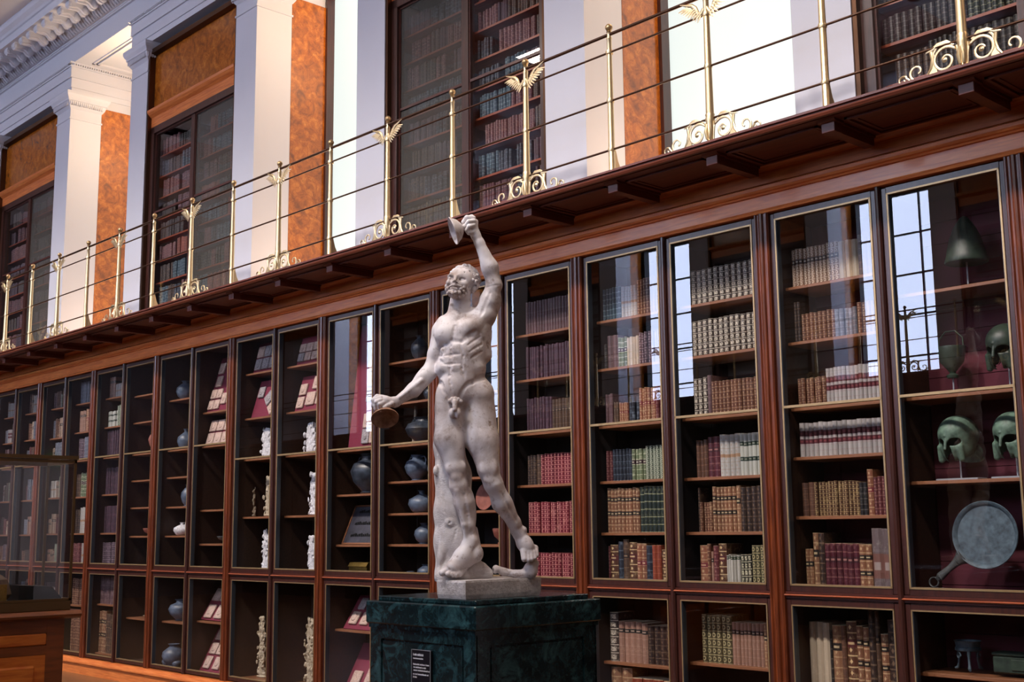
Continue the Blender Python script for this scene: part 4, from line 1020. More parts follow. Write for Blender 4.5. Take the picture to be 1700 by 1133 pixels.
board(-9.5, 2.38, .62, 1.22, .15, grid(.28, .1, 3, 2, .12, .15, .11, .14) + grid(.28, .5, 3, 4, .12, .15, .11, .13), 'tall maroon board with rows of tiles behind the bright reflection left of the statue')
board(-9.55, .7, .64, .36, .2, grid(.12, .11, 3, 1, .17, .1, .12, .13) + grid(.14, .26, 3, 1, .17, .1, .1, .12), 'slanted maroon board of reddish tiles beside the pedestal top, upper one')
board(-9.55, .115, .64, .5, .24, [(.14, .12, .13, .2, 0), (.34, .16, .13, .22, 0), (.5, .13, .1, .2, 0), (.3, .38, .13, .14, 0)], 'slanted red board with long stones beside the pedestal, lower one')
# framed slab, casket, rods
sl = thing('framed_slab', 'dark grey inscribed slab leaning in a thin tan frame', 'slab', (-9.6, .17, 1.477)); sl.rotation_euler = (-.42, 0, 0)
place('slab', MB().box(.015, .0, .015, .56, .02, .385).mesh('slab', [stone('slate', '26262e', '44424e', .5)]), sl)
b = MB()
for a in ((0, 0, .575, .015), (0, .385, .575, .40), (0, 0, .015, .40), (.56, 0, .575, .40)): b.box(a[0], -.006, a[1], a[2], .024, a[3])
place('frame', b.mesh('frame', ['shelf']), sl)
b = MB()
for k in range(3):
    for q in range(14): b.box(.1 + q * .03, -.006, .08 + k * .12, .1 + q * .03 + .02, .0, .10 + k * .12 + (q % 3) * .006)
place('carved_lines', b.mesh('carved_lines', ['black']), sl)
cs = thing('gilt_casket', 'small gilt casket on a pale plate below the framed slab', 'casket', (-9.36, .26, 1.185))
b = MB().box(-.14, -.08, .02, .14, .08, .085, 0, .006)
for sx in (-1, 1):
    for sy in (-1, 1): b.lathe([(.016, 0), (.02, .01), (.012, .02)], (sx * .12, sy * .06, 0), 8)
place('body', b.mesh('body', ['gilt']), cs)
place('lid', MB().prism([(-.085, .087), (-.06, .125), (.06, .125), (.085, .087)], -.145, .145, 'x').mesh('lid', ['gilt']), cs)
exhibit('display_plate', MB().box(-.2, -.12, 0, .2, .12, .006).mesh('display_plate', ['acry']), -9.36, 1.1775, 'pale plate under the gilt casket', 'plate')
def rod(h, r0, r1, mat): return MB().tube([(0, 0, 0), (.01, 0, h * .5), (.0, 0, h)], [r0, (r0 + r1) / 2, r1], 8).mesh('rod', [mat], 60)
exhibit('bone_staff', rod(.36, .018, .009, 'ivory_old'), -8.62, 2.373, 'thin pale staff leaning left of the big dark round jar', 'staff', rx=-.05)
exhibit('carved_staff', rod(.34, .026, .022, 'ivory_old'), -8.2, 2.373, 'carved pale staff between the big dark jar and the statue', 'staff', rx=-.03)
exhibit('dark_bowl', vase_me(.07, .22, 3, 'bronze'), -11.88, .66 + .83, 'dark shallow bowl glimpsed on a dim shelf left of the ivories', 'bowl')
exhibit('bone_fragment', vase_me(.06, .16, 2, 'ivory_old'), -11.72, 1.178, 'pale lump at the case floor left of the ivories', 'fragment')
exhibit('shallow_dish', vase_me(.03, .2, 3, 'ivory_old'), -13.58, .61, 'flat pale dish behind the lower door left of the blue jars', 'dish')
# bronzes on burgundy: helmets, patera, tripod
def stand_me(h): 
    b = MB().box(-.13, -.06, 0, .13, .06, .012, 0, .002); b.tube([(0, 0, .01), (0, 0, h)], .005, 6); return b.mesh('mount', ['acry'])
pil = thing('pilos_helmet', 'conical green bronze cap helmet on a thin stand, top shelf', 'helmet', (-3.30, .27, 3.001))
place('mount', stand_me(.24), pil)
place('bowl', MB().lathe([(.118, .165), (.124, .16), (.128, .17), (.117, .20), (.108, .25), (.092, .31), (.07, .365), (.045, .41), (.022, .44), (.004, .45), (.06, .34), (.1, .24), (.108, .19)], (0, 0, 0), 32).mesh('bowl', ['verdi_d'], 60), pil)
def helmet_mesh():
    rows = [('E', 0, 0, 165, 96, 122, 105, 0, 0, 6), ('E', 0, 14, 95, 84, 102, 105, 0, 0, 20), ('E', 0, -88, 62, 76, 40, 60, 0, 0, 18), ('E', 0, -112, 28, 70, 26, 22, 0, 0, 14), ('C', -62, 70, 20, 16, -58, 80, 90, 18, 10), ('C', 62, 70, 20, 16, 58, 80, 90, 18, 10),
            ('S', 0, 0, 160, 87, 113, 96, 0, 0, 3), ('S', 0, 4, 80, 75, 93, 100, 0, 0, 3), ('S', 0, -70, 10, 68, 50, 62, 0, 0, 3), ('S', 0, 0, -32, 150, 170, 40, 0, 0, 4), ('S', 0, -20, 0, 140, 40, 30, 0, 0, 4),
            ('S', -40, 106, 116, 32, 56, 21, 14, 0, 2), ('S', 40, 106, 116, 32, 56, 21, -14, 0, 2), ('S', 0, 112, 34, 27, 56, 84, 0, 0, 2),
            ('C', 0, 108, 165, 9, 0, 124, 78, 8, 3), ('C', 0, 108, 165, 9, 0, 116, 150, 10, 3)]
    V, Q = sdf_mesh(rows, .004); return np_mesh('bowl', V, Q)
hm = helmet_mesh()
for x, z, mt, rz, lab in ((-3.425, 1.861, 'verdi', -.15, 'greyish green Corinthian helmet with eye holes, left of the pair'), (-3.085, 1.861, 'verdi', -.2, 'pale green Corinthian helmet with eye holes, right of the pair'),
                          (-3.09, 2.376, 'verdi_d', -.2, 'dark glossy Corinthian helmet above the pale green pair')):
    t = thing('corinthian_helmet', lab, 'helmet', (x, .27, z), 0, 'bronze helmets on the burgundy shelves')
    place('mount', stand_me(.25), t); me = hm.copy(); me.materials.clear(); me.materials.append(M[mt]); o = place('bowl', me, t, (0, 0, .10), (0, 0, rz)); o.scale = (1.12, 1.12, 1.06)
t = thing('bronze_vessel', 'dim dark bronze bucket with a handle, left of the dark helmet', 'vessel', (-3.44, .28, 2.376))
place('mount', stand_me(.1), t); b = vase(.19, .17, 3); place('bowl', b.xf(lambda v: (v[0], v[1], v[2] + .1)).mesh('bowl', ['verdi_d'], 50), t)
place('handle', MB().tube([(-.08, 0, .27), (-.075, 0, .34), (-.03, 0, .385), (.03, 0, .385), (.075, 0, .34), (.08, 0, .27)], .005, 6).mesh('handle', ['verdi_d'], 60), t)
pt = thing('bronze_patera', 'large round blue-grey bronze pan with a ring-ended handle', 'pan', (-3.26, .20, 1.54))
pt.rotation_euler = (-.12, math.radians(-40), .1)
place('dish', MB().lathe([(.17, .0), (.185, .008), (.195, .03), (.192, .034), (.18, .03), (.168, .014), (.02, .012)], (0, 0, 0), 48, ax=(0, -1, 0)).mesh('dish', ['verdi_b'], 40), pt)
hb = MB(); hb.tube([(-.18, -.004, 0), (-.22, -.004, 0), (-.25, -.004, 0), (-.30, -.004, 0), (-.37, -.004, 0), (-.40, -.004, 0)], [.06, .034, .024, .019, .026, .015], 10, flat=.6)
for xx in (-.215, -.235, -.38): hb.lathe([(.02, 0), (.025, .004), (.02, .008)], (xx, -.004, 0), 12, ax=(1, 0, 0))
place('handle', hb.mesh('handle', ['bronze'], 60), pt)
place('ring', MB().tube([(-.425 + .028 * math.cos(a * PI / 10), -.004, .028 * math.sin(a * PI / 10)) for a in range(20)], .006, 6, closed=True).mesh('ring', ['bronze'], 60), pt)
tp = thing('bronze_tripod_stand', 'small green bronze tripod bowl with scrolled legs on the lowest shelf', 'tripod', (-3.44, .24, .7715))
place('bowl', MB().lathe([(.06, .105), (.072, .11), (.072, .125), (.066, .13), (.07, .155), (.078, .165), (.07, .163), (.05, .12)], (0, 0, 0), 28).mesh('bowl', ['verdi_b'], 40), tp)
for k in range(3):
    a = -PI / 2 + .5 + k * 2 * PI / 3; cx, sy = math.cos(a), math.sin(a)
    place('leg', MB().tube([(cx * .06, sy * .06, .115), (cx * .056, sy * .056, .08), (cx * .062, sy * .062, .035), (cx * .068, sy * .068, .01), (cx * .085, sy * .085, .004)], [.013, .008, .007, .010, .008], 8).mesh('leg', ['verdi_b'], 60), tp)
    a2 = a + PI / 3; cx, sy = math.cos(a2), math.sin(a2); tx, ty = -sy, cx
    pts = [(cx * .062 + tx * .022 * math.cos(q) * (1 - q / 9), sy * .062 + ty * .022 * math.cos(q) * (1 - q / 9), .08 + .024 * math.sin(q) * (1 - q / 9)) for q in [j * .5 for j in range(14)]]
    place('scroll', MB().tube(pts, .004, 5).mesh('scroll', ['verdi_b'], 60), tp)
t = thing('bronze_box', 'low dark green bronze box right of the tripod bowl', 'box', (-3.17, .24, .7715))
place('body', MB().box(-.1, -.06, 0, .1, .06, .095, 0, .008).mesh('body', ['verdi_d']), t); place('lid', MB().box(-.104, -.064, .097, .104, .064, .115, 0, .006).mesh('lid', ['verdi_d']), t)
place('panel', MB().box(.01, -.068, .02, .09, -.06, .08, 0, .003).mesh('panel', ['verdi_d']), t)
# exit sign on the far end wall (mirrored in the distant panes)
ex = thing('exit_sign', 'green lit exit sign on the far end wall, mirrored in a distant pane', 'sign', (X0 + .03, -6.2, 3.4))
place('housing', MB().box(-.03, -.26, 0, 0.02, .26, .2).mesh('housing', [emit('green_sign_light', '22e040', 5)]), ex)
b = MB(); 
b.lathe([(.001, -.004), (.018, 0), (.001, .004)], (.022, -.05, .155), 10, ax=(1, 0, 0))
for pts in (((-.05, .135), (-.03, .08)), ((-.03, .08), (-.075, .05)), ((-.03, .08), (.005, .05), (-.01, .02)), ((-.05, .125), (-.085, .10)), ((-.05, .125), (-.01, .105))):
    b.tube([(.022, y, z) for y, z in pts], .008, 5)
b.tube([(.022, .06, .1), (.022, .19, .1)], .009, 5); b.tube([(.022, .15, .13), (.022, .19, .1), (.022, .15, .07)], .009, 5)
place('pictogram', b.mesh('pictogram', [emit('white_sign_light', 'ffffff', 6)]), ex)

STATUE = '''
# body
E -89 0 2525 120.8 90.6 151.0 0 0 18.1
C -144 6 2574 75.5 -28 -6 2600 75.5 30.2
C -96 0 2470 99.7 -102 0 2354 99.7 30.2
E -156 12 2402 69.5 72.5 90.6 0 0 24.2
E -48 -6 2403 69.5 78.5 84.6 0 0 24.2
C -138 12 2280 84.6 -30 -6 2275 81.5 30.2
E -158 51 2306 51.3 39.3 60.4 0 0 21.1
E -125 54 2311 51.3 42.3 66.4 0 0 21.1
C -174 0 2621 57.4 -119 6 2654 45.3 24.2
C -101 -12 2672 48.3 2 -12 2665 48.3 24.2
C -128 39 2639 18.1 -194 36 2621 12.1 12.1
C -110 39 2645 18.1 3 24 2678 15.1 12.1
C -122 0 2661 52.9 -104 -9 2768 51.3 21.1
C -116 36 2639 12.1 -64 18 2735 12.1 12.1
C -125 36 2639 10.9 -149 27 2718 12.1 12.1
E -185 45 2568 51.3 39.3 51.3 8 0 27.2
E -67 54 2596 69.5 45.3 51.3 -24 0 15.1
C -52 54 2608 39.3 18 18 2675 33.2 18.1
B -81 60 2581 5.4 7.2 5.4 0 0 3.0
B -206 60 2559 5.4 7.2 5.4 0 0 3.0
G -132 103 2606 4.8 -145 100 2537 5.4 9.1
G -226 82 2495 6.6 -165 103 2519 6.6 9.1
G -148 103 2531 6.0 -100 103 2525 6.6 9.1
G -100 103 2525 6.6 -28 85 2575 7.2 12.1
B -182 60 2486 24.2 7.9 19.9 0 0 12.1
B -128 60 2492 24.2 7.9 19.9 0 0 12.1
B -185 60 2441 24.2 7.9 19.9 0 0 12.1
B -131 60 2443 24.2 7.9 19.9 0 0 12.1
B -182 60 2398 24.2 7.9 19.9 0 0 12.1
B -128 60 2398 24.2 7.9 19.9 0 0 12.1
G -153 109 2503 4.5 -160 109 2359 4.5 7.6
G -160 112 2337 3.9 -148 109 2260 3.9 7.6
G -198 100 2458 2.7 -109 106 2461 2.7 7.6
G -198 100 2413 2.7 -109 106 2414 2.7 7.6
G -106 91 2505 2.4 -91 91 2451 3.0 9.1
G -91 91 2451 3.0 -98 91 2391 3.0 9.1
G -98 91 2391 3.0 -83 91 2343 2.4 9.1
G -161 109 2356 4.5 -161 109 2352 4.5 4.5
G -68 66 2506 2.4 -7 30 2551 2.7 9.1
G -59 66 2472 2.4 1 24 2515 2.7 9.1
G -50 60 2443 2.4 4 18 2479 2.4 9.1
G -214 66 2467 2.7 -190 72 2448 2.7 9.1
G -214 66 2437 2.7 -190 72 2418 2.7 9.1
C 5 -6 2609 36.2 10 -18 2472 42.3 18.1
C 2 -12 2656 42.3 8 -18 2564 39.3 18.1
E -35 21 2399 45.3 45.3 30.2 -14 0 21.1
E -204 36 2399 27.2 39.3 39.3 10 0 15.1
G 25 24 2362 7.9 -41 82 2325 7.2 9.1
G -41 82 2325 7.2 -86 100 2294 6.6 9.1
G -86 100 2291 6.6 -113 100 2234 6.0 9.1
G -221 51 2345 6.0 -193 82 2279 6.0 9.1
G -193 85 2278 5.4 -160 97 2235 5.4 9.1
E -9 -6 2263 69.5 78.5 84.6 0 0 24.2
E -175 12 2244 57.4 72.5 78.5 0 0 24.2
E -147 -66 2203 72.5 60.4 78.5 0 0 24.2
E -10 -72 2191 72.5 60.4 78.5 0 0 24.2
C -163 12 2184 72.5 -163 21 2045 72.5 27.2
C -163 21 2045 72.5 -130 36 1901 49.8 24.2
E -189 48 2049 33.2 36.2 90.6 -6 0 18.1
E -132 60 2006 33.2 30.2 72.5 -10 0 18.1
B -156 60 1897 21.1 12.1 27.2 -10 0 12.1
B -100 60 1903 18.1 12.1 27.2 0 0 12.1
C -130 36 1901 48.3 -118 36 1818 42.3 18.1
B -127 60 1856 24.2 13.6 22.6 0 0 12.1
C -115 36 1812 42.3 -92 24 1730 45.3 21.1
C -92 24 1730 45.3 -72 18 1625 33.2 21.1
C -72 18 1625 31.7 -58 6 1534 28.7 18.1
E -78 -6 1743 39.3 39.3 78.5 -8 0 18.1
E -54 12 1701 21.1 27.2 72.5 -8 0 12.1
C -124 69 1788 12.1 -89 51 1625 10.9 12.1
C -89 51 1625 10.9 -81 33 1543 12.1 12.1
G -88 82 1770 4.8 -66 57 1642 4.2 9.1
E -87 18 1534 15.1 18.1 15.1 0 0 9.1
E -37 0 1548 12.1 18.1 18.1 0 0 9.1
G -54 39 1601 3.6 -49 39 1537 3.6 9.1
C -43 -18 1601 18.1 -26 -24 1498 21.1 12.1
C -58 18 1543 31.7 -99 36 1471 42.3 21.1
C -99 36 1471 42.3 -145 66 1421 36.2 21.1
E -32 6 1490 31.7 33.2 42.3 0 0 15.1
C -35 6 1478 30.2 -117 48 1425 33.2 21.1
C -157 60 1418 25.7 -197 82 1396 15.7 9.1
C -137 72 1406 18.1 -168 97 1390 13.3 4.5
C -122 69 1406 18.1 -148 97 1387 12.7 3.6
C -108 63 1406 18.1 -130 91 1385 12.1 3.6
C -96 51 1408 18.1 -113 79 1386 11.5 3.6
C -13 -9 2184 81.5 1 6 2039 78.5 27.2
C 1 6 2039 78.5 30 27 1900 54.4 24.2
E -25 42 2048 39.3 36.2 96.6 -4 0 18.1
E 34 36 2018 36.2 36.2 96.6 -8 0 18.1
B 6 60 1899 21.1 12.1 30.2 0 0 12.1
B 54 60 1904 18.1 12.1 33.2 0 0 12.1
C 30 27 1894 51.3 51 24 1823 45.3 18.1
B 33 60 1845 27.2 13.6 25.7 0 0 12.1
C 57 18 1823 43.8 95 -18 1732 46.8 21.1
C 95 -18 1732 46.8 155 -66 1635 33.2 21.1
C 155 -66 1635 31.7 179 -85 1587 31.7 18.1
E 110 -42 1724 39.3 39.3 78.5 -24 0 18.1
C 62 54 1816 13.6 166 -48 1617 10.9 12.1
G 92 42 1781 4.2 169 -30 1640 4.2 9.1
E 149 -79 1593 13.6 15.1 13.6 0 0 9.1
E 206 -79 1599 13.6 18.1 15.1 0 0 9.1
C 179 -85 1587 31.7 206 -91 1533 36.2 18.1
C 206 -91 1533 36.2 232 -97 1485 37.8 18.1
E 260 -100 1506 18.1 21.1 18.1 0 0 12.1
C 203 -63 1489 18.1 205 -51 1456 15.9 3.6
C 222 -63 1483 14.5 225 -51 1452 12.8 3.6
C 239 -66 1483 13.9 241 -54 1454 12.2 3.6
C 254 -72 1487 12.7 257 -60 1460 11.2 3.6
C 266 -82 1496 11.5 269 -69 1471 10.1 3.6
E 217 -72 1521 33.2 24.2 39.3 -20 0 18.1
E -157 94 2229 10.9 9.7 10.9 0 0 2.4
E -146 94 2237 10.9 9.7 10.9 0 0 2.4
E -131 94 2239 10.9 9.7 10.9 0 0 2.4
E -116 94 2236 10.9 9.7 10.9 0 0 2.4
E -104 94 2226 10.9 9.7 10.9 0 0 2.4
E -143 94 2223 10.9 9.7 10.9 0 0 2.4
E -125 94 2223 10.9 9.7 10.9 0 0 2.4
C -133 106 2222 12.7 -133 115 2185 11.5 6.0
E -146 94 2170 16.6 18.1 24.2 0 0 4.5
E -119 97 2169 18.7 21.1 27.2 0 0 3.6
E -202 -9 2598 45.3 48.3 45.3 0 0 18.1
C -208 -15 2590 42.3 -236 -21 2480 34.7 18.1
C -236 -21 2480 34.7 -257 -12 2399 34.7 18.1
E -229 9 2500 24.2 21.1 51.3 12 0 12.1
C -257 -12 2399 34.7 -286 6 2361 37.8 18.1
C -274 3 2373 37.8 -341 36 2291 33.2 18.1
C -341 36 2291 33.2 -429 66 2225 21.7 18.1
E -306 24 2352 36.2 24.2 24.2 -40 0 12.1
C -247 12 2372 21.1 -329 45 2272 18.1 9.1
C -299 54 2337 10.6 -404 82 2250 9.1 9.1
E -431 75 2239 18.1 15.1 15.1 0 0 9.1
C -429 66 2225 21.7 -475 85 2230 26.0 15.1
E -480 88 2229 33.2 27.2 28.7 0 0 12.1
C -497 103 2246 12.1 -526 109 2236 11.8 3.6
C -526 109 2236 11.8 -534 100 2205 10.9 3.0
C -496 112 2233 12.1 -516 121 2223 11.8 3.0
C -516 121 2223 11.8 -520 109 2192 10.6 3.0
C -487 82 2251 12.1 -516 85 2255 11.8 3.6
C -516 85 2255 11.8 -537 85 2236 10.9 3.0
C -484 112 2221 11.5 -501 124 2211 11.2 3.0
C -501 124 2211 11.2 -499 112 2185 10.0 3.0
C -444 97 2216 13.9 -478 115 2197 11.2 6.0
E 21 -12 2675 51.3 51.3 51.3 0 0 21.1
C 21 -12 2668 48.3 43 0 2747 49.8 21.1
C 43 0 2747 49.8 65 12 2825 37.8 18.1
E 18 24 2727 27.2 24.2 45.3 18 0 12.1
E 73 -12 2736 27.2 30.2 60.4 10 0 12.1
E 3 24 2699 27.2 24.2 42.3 25 0 15.1
G -1 48 2664 6.0 43 48 2778 4.8 9.1
E 71 3 2827 33.2 33.2 27.2 0 0 12.1
G 28 42 2810 3.3 101 36 2823 3.3 7.6
C 65 12 2828 37.8 44 24 2916 40.8 18.1
C 44 24 2916 40.8 -7 36 3039 24.8 21.1
E 59 12 2900 27.2 27.2 54.4 -12 0 12.1
E 22 39 2925 21.1 21.1 60.4 -14 0 12.1
C -7 36 3039 24.2 -26 39 3079 23.0 15.1
C -26 39 3079 23.6 -44 45 3125 29.0 15.1
E -47 42 3138 30.2 30.2 36.2 8 0 12.1
E -28 39 3148 15.1 18.1 15.1 0 0 9.1
C -37 60 3165 12.1 -71 66 3166 12.1 3.0
C -71 66 3166 12.1 -89 57 3144 10.9 3.0
C -34 66 3147 12.1 -61 82 3140 11.8 3.0
C -61 82 3140 11.8 -80 69 3119 10.6 3.0
C -46 36 3177 12.7 -74 30 3170 12.1 3.0
C -74 30 3170 12.1 -87 27 3145 10.9 3.0
C -37 69 3125 11.5 -58 85 3115 11.2 3.0
C -58 85 3115 11.2 -71 72 3096 10.3 3.0
C -31 54 3091 15.1 -59 66 3088 13.9 6.0
C -59 66 3088 13.9 -77 66 3110 10.9 4.5
E -88 -9 2852 72.5 78.5 72.5 0 0 12.1
E -127 32 2822 48.3 45.3 51.3 0 0 18.1
E -118 28 2860 51.3 39.3 42.3 0 0 15.1
C -94 21 2793 36.2 -136 55 2777 27.2 15.1
E -142 68 2781 21.1 18.1 18.1 0 0 9.1
C -163 48 2865 7.2 -151 61 2870 7.9 9.1
C -151 60 2872 8.5 -135 68 2864 7.2 9.1
C -120 69 2863 7.2 -99 58 2869 8.8 9.1
C -99 58 2869 8.8 -72 42 2858 9.1 9.1
S -158 73 2849 10.9 12.1 8.5 0 0 4.8
S -93 73 2843 18.1 15.1 10.3 0 0 5.4
E -157 57 2851 9.1 9.1 7.2 0 0 2.4
E -95 56 2845 13.3 12.1 8.5 0 0 2.4
C -127 60 2872 6.6 -132 94 2834 8.2 6.0
E -141 90 2829 5.7 6.6 5.1 0 0 4.2
E -121 89 2828 6.3 6.9 5.4 0 0 4.2
S -139 101 2820 3.3 6.6 3.3 0 0 1.2
S -123 101 2820 3.6 6.6 3.3 0 0 1.2
E -87 60 2822 21.1 15.1 18.1 15 0 9.1
E -166 60 2829 12.1 15.1 15.1 0 0 9.1
C -147 86 2810 3.3 -135 92 2811 3.9 3.0
C -135 92 2811 3.9 -114 84 2807 3.3 3.0
C -135 90 2816 4.5 -159 79 2806 5.4 3.0
C -129 90 2816 4.5 -102 79 2806 6.0 3.0
G -153 102 2801 2.1 -111 98 2799 2.1 2.4
C -144 92 2796 3.6 -120 93 2794 3.6 3.0
E -36 16 2809 9.7 18.1 24.2 10 0 3.0
G -33 33 2818 3.9 -36 38 2792 3.9 3.0
E -174 57 2813 10.7 9.7 11.8 19.191885979194453 0 2.4
E -174 54 2796 9.5 9.7 11.8 11.917964250953936 0 2.4
E -167 61 2776 9.6 9.7 8.9 3.5008687388744306 0 2.4
E -156 71 2763 8.6 9.7 9.0 33.30762974468415 0 2.4
E -140 81 2759 10.7 9.7 8.4 9.39620163728933 0 2.4
E -129 77 2761 11.0 9.7 8.7 -22.76150646202142 0 2.4
E -109 70 2757 8.9 9.7 11.9 3.137877509664847 0 2.4
E -96 61 2765 11.3 9.7 10.8 37.32514498537563 0 2.4
E -79 53 2772 9.2 9.7 8.6 -28.343847236745397 0 2.4
E -72 46 2786 10.0 9.7 7.9 14.2347399638153 0 2.4
E -61 38 2803 10.8 9.7 9.9 -14.736551532284476 0 2.4
E -160 80 2777 8.1 9.7 12.0 -38.17075493978234 0 2.4
E -143 91 2770 7.9 9.7 11.2 -10.705241932651155 0 2.4
E -126 86 2776 8.0 9.7 8.6 36.41439196729331 0 2.4
E -110 78 2774 11.2 9.7 11.8 -12.449454955759045 0 2.4
E -91 67 2784 10.7 9.7 8.3 19.871844518773045 0 2.4
E -74 53 2800 8.0 9.7 11.9 -32.70561086625851 0 2.4
E -167 70 2798 11.2 9.7 9.3 33.935809554223255 0 2.4
E -102 77 2794 9.0 9.7 8.6 -33.74430142235412 0 2.4
E -86 65 2805 11.5 9.7 8.5 -36.115826916123495 0 2.4
E -77 -37 2937 11.2 11.9 10.0 11.275226483195624 0 2.1
S -74 -41 2951 4.8 4.8 4.8 0 0 1.8
E -95 -26 2931 12.4 9.9 7.1 -0.7722961895001319 0 2.1
S -94 -30 2946 4.8 4.8 4.8 0 0 1.8
E -84 -53 2938 14.8 13.7 16.0 -47.20432683632893 0 2.1
S -84 -61 2954 4.8 4.8 4.8 0 0 1.8
E -73 -19 2930 10.6 10.9 14.2 42.27032050724915 0 2.1
S -68 -20 2943 4.8 4.8 4.8 0 0 1.8
E -107 -39 2931 12.6 12.7 11.1 -11.545270173078364 0 2.1
S -113 -44 2945 4.8 4.8 4.8 0 0 1.8
E -64 -50 2936 14.8 13.7 13.7 -19.38254876722071 0 2.1
S -63 -56 2951 4.8 4.8 4.8 0 0 1.8
E -92 -7 2925 12.2 13.3 15.6 32.987771054237 0 2.1
S -92 -7 2935 4.8 4.8 4.8 0 0 1.8
E -99 -61 2936 12.6 11.2 9.7 -1.7177731410934598 0 2.1
S -100 -69 2948 4.8 4.8 4.8 0 0 1.8
E -57 -22 2923 14.9 13.7 14.3 -58.610321157303 0 2.1
S -52 -25 2937 4.8 4.8 4.8 0 0 1.8
E -115 -21 2925 13.8 11.6 12.6 35.715113601002656 0 2.1
S -121 -22 2936 4.8 4.8 4.8 0 0 1.8
E -71 -66 2934 12.0 13.2 15.9 44.38935029533934 0 2.1
S -68 -74 2944 4.8 4.8 4.8 0 0 1.8
E -74 3 2920 12.1 11.9 9.5 40.394433762457 0 2.1
S -69 4 2930 4.8 4.8 4.8 0 0 1.8
E -118 -52 2929 14.5 12.7 10.2 33.64459538718296 0 2.1
S -123 -59 2941 4.8 4.8 4.8 0 0 1.8
E -49 -40 2924 14.3 12.3 13.3 26.449736949220437 0 2.1
S -45 -46 2938 4.8 4.8 4.8 0 0 1.8
E -107 1 2915 10.3 12.4 13.8 15.703819440420574 0 2.1
S -114 3 2925 4.8 4.8 4.8 0 0 1.8
E -91 -72 2929 7.7 9.9 8.8 -38.21433441400958 0 2.1
S -94 -83 2945 4.8 4.8 4.8 0 0 1.8
E -54 -4 2914 12.0 11.3 11.9 -31.458430840359426 0 2.1
S -46 -4 2928 4.8 4.8 4.8 0 0 1.8
E -127 -29 2919 10.3 10.8 8.3 39.76440717033418 0 2.1
S -135 -33 2933 4.8 4.8 4.8 0 0 1.8
E -54 -63 2926 10.3 10.1 9.1 9.707548582427322 0 2.1
S -46 -71 2936 4.8 4.8 4.8 0 0 1.8
E -87 16 2908 14.2 13.1 12.1 -42.946501532099745 0 2.1
S -86 20 2916 4.8 4.8 4.8 0 0 1.8
E -116 -69 2928 14.7 13.8 12.5 47.216039891533725 0 2.1
S -125 -79 2943 4.8 4.8 4.8 0 0 1.8
E -39 -24 2915 9.6 12.3 13.2 46.953813640142485 0 2.1
S -32 -26 2926 4.8 4.8 4.8 0 0 1.8
E -123 -2 2908 14.0 10.9 10.1 55.336691607503184 0 2.1
S -127 0 2917 4.8 4.8 4.8 0 0 1.8
E -76 -77 2924 13.8 13.8 13.1 -21.70169417991395 0 2.1
S -71 -88 2936 4.8 4.8 4.8 0 0 1.8
E -61 15 2903 9.0 11.7 12.5 -6.783883948176836 0 2.1
S -58 19 2910 4.8 4.8 4.8 0 0 1.8
E -135 -46 2919 9.9 9.7 8.4 52.23037583316386 0 2.1
S -141 -52 2931 4.8 4.8 4.8 0 0 1.8
E -40 -50 2916 13.3 10.3 9.0 12.964510910943105 0 2.1
S -33 -56 2925 4.8 4.8 4.8 0 0 1.8
E -105 22 2901 9.9 12.8 14.8 -23.917228923129343 0 2.1
S -108 26 2910 4.8 4.8 4.8 0 0 1.8
E -104 -78 2921 11.6 11.9 10.9 29.402062129352643 0 2.1
S -106 -91 2935 4.8 4.8 4.8 0 0 1.8
E -39 -2 2903 14.5 11.6 14.3 5.471074454050637 0 2.1
S -34 -1 2909 4.8 4.8 4.8 0 0 1.8
E -137 -13 2906 13.6 12.1 13.1 -2.174512572265087 0 2.1
S -143 -14 2915 4.8 4.8 4.8 0 0 1.8
E -57 -75 2918 10.8 13.3 11.6 39.60282482939665 0 2.1
S -54 -84 2926 4.8 4.8 4.8 0 0 1.8
E -75 30 2896 10.0 11.5 13.4 49.281074086681585 0 2.1
S -76 37 2903 4.8 4.8 4.8 0 0 1.8
E -130 -63 2915 10.6 11.8 9.3 10.302268750732736 0 2.1
S -136 -72 2928 4.8 4.8 4.8 0 0 1.8
E -30 -31 2905 15.4 13.1 14.4 -56.933599114669924 0 2.1
S -19 -33 2911 4.8 4.8 4.8 0 0 1.8
E -125 19 2897 9.2 12.6 15.2 -33.69214688430235 0 2.1
S -130 24 2901 4.8 4.8 4.8 0 0 1.8
E -86 -88 2918 9.0 10.2 12.8 -42.032399311883 0 2.1
S -85 -100 2929 4.8 4.8 4.8 0 0 1.8
E -47 19 2892 8.9 12.3 9.4 -14.49611328942234 0 2.1
S -43 22 2902 4.8 4.8 4.8 0 0 1.8
E -145 -31 2904 15.7 12.8 10.0 -8.199539698865024 0 2.1
S -156 -35 2912 4.8 4.8 4.8 0 0 1.8
E -38 -63 2909 12.6 13.6 10.0 23.675553466133096 0 2.1
S -32 -71 2918 4.8 4.8 4.8 0 0 1.8
E -95 37 2887 14.0 13.5 14.5 -28.410393241179474 0 2.1
S -96 44 2895 4.8 4.8 4.8 0 0 1.8
E -119 -80 2913 9.2 11.8 10.0 -15.45430500506918 0 2.1
S -124 -91 2924 4.8 4.8 4.8 0 0 1.8
E -25 -7 2896 9.3 12.4 13.7 -49.05860704476993 0 2.1
S -18 -7 2902 4.8 4.8 4.8 0 0 1.8
E -138 5 2891 13.2 13.4 12.0 35.57562994721759 0 2.1
S -150 8 2896 4.8 4.8 4.8 0 0 1.8
E -65 -82 2908 13.1 10.3 11.4 -33.22943709825796 0 2.1
S -64 -93 2914 4.8 4.8 4.8 0 0 1.8
E -61 38 2884 10.3 13.1 14.1 -17.484208492204083 0 2.1
S -58 45 2890 4.8 4.8 4.8 0 0 1.8
E -143 -52 2902 10.4 11.1 8.7 39.73206224290638 0 2.1
S -152 -58 2908 4.8 4.8 4.8 0 0 1.8
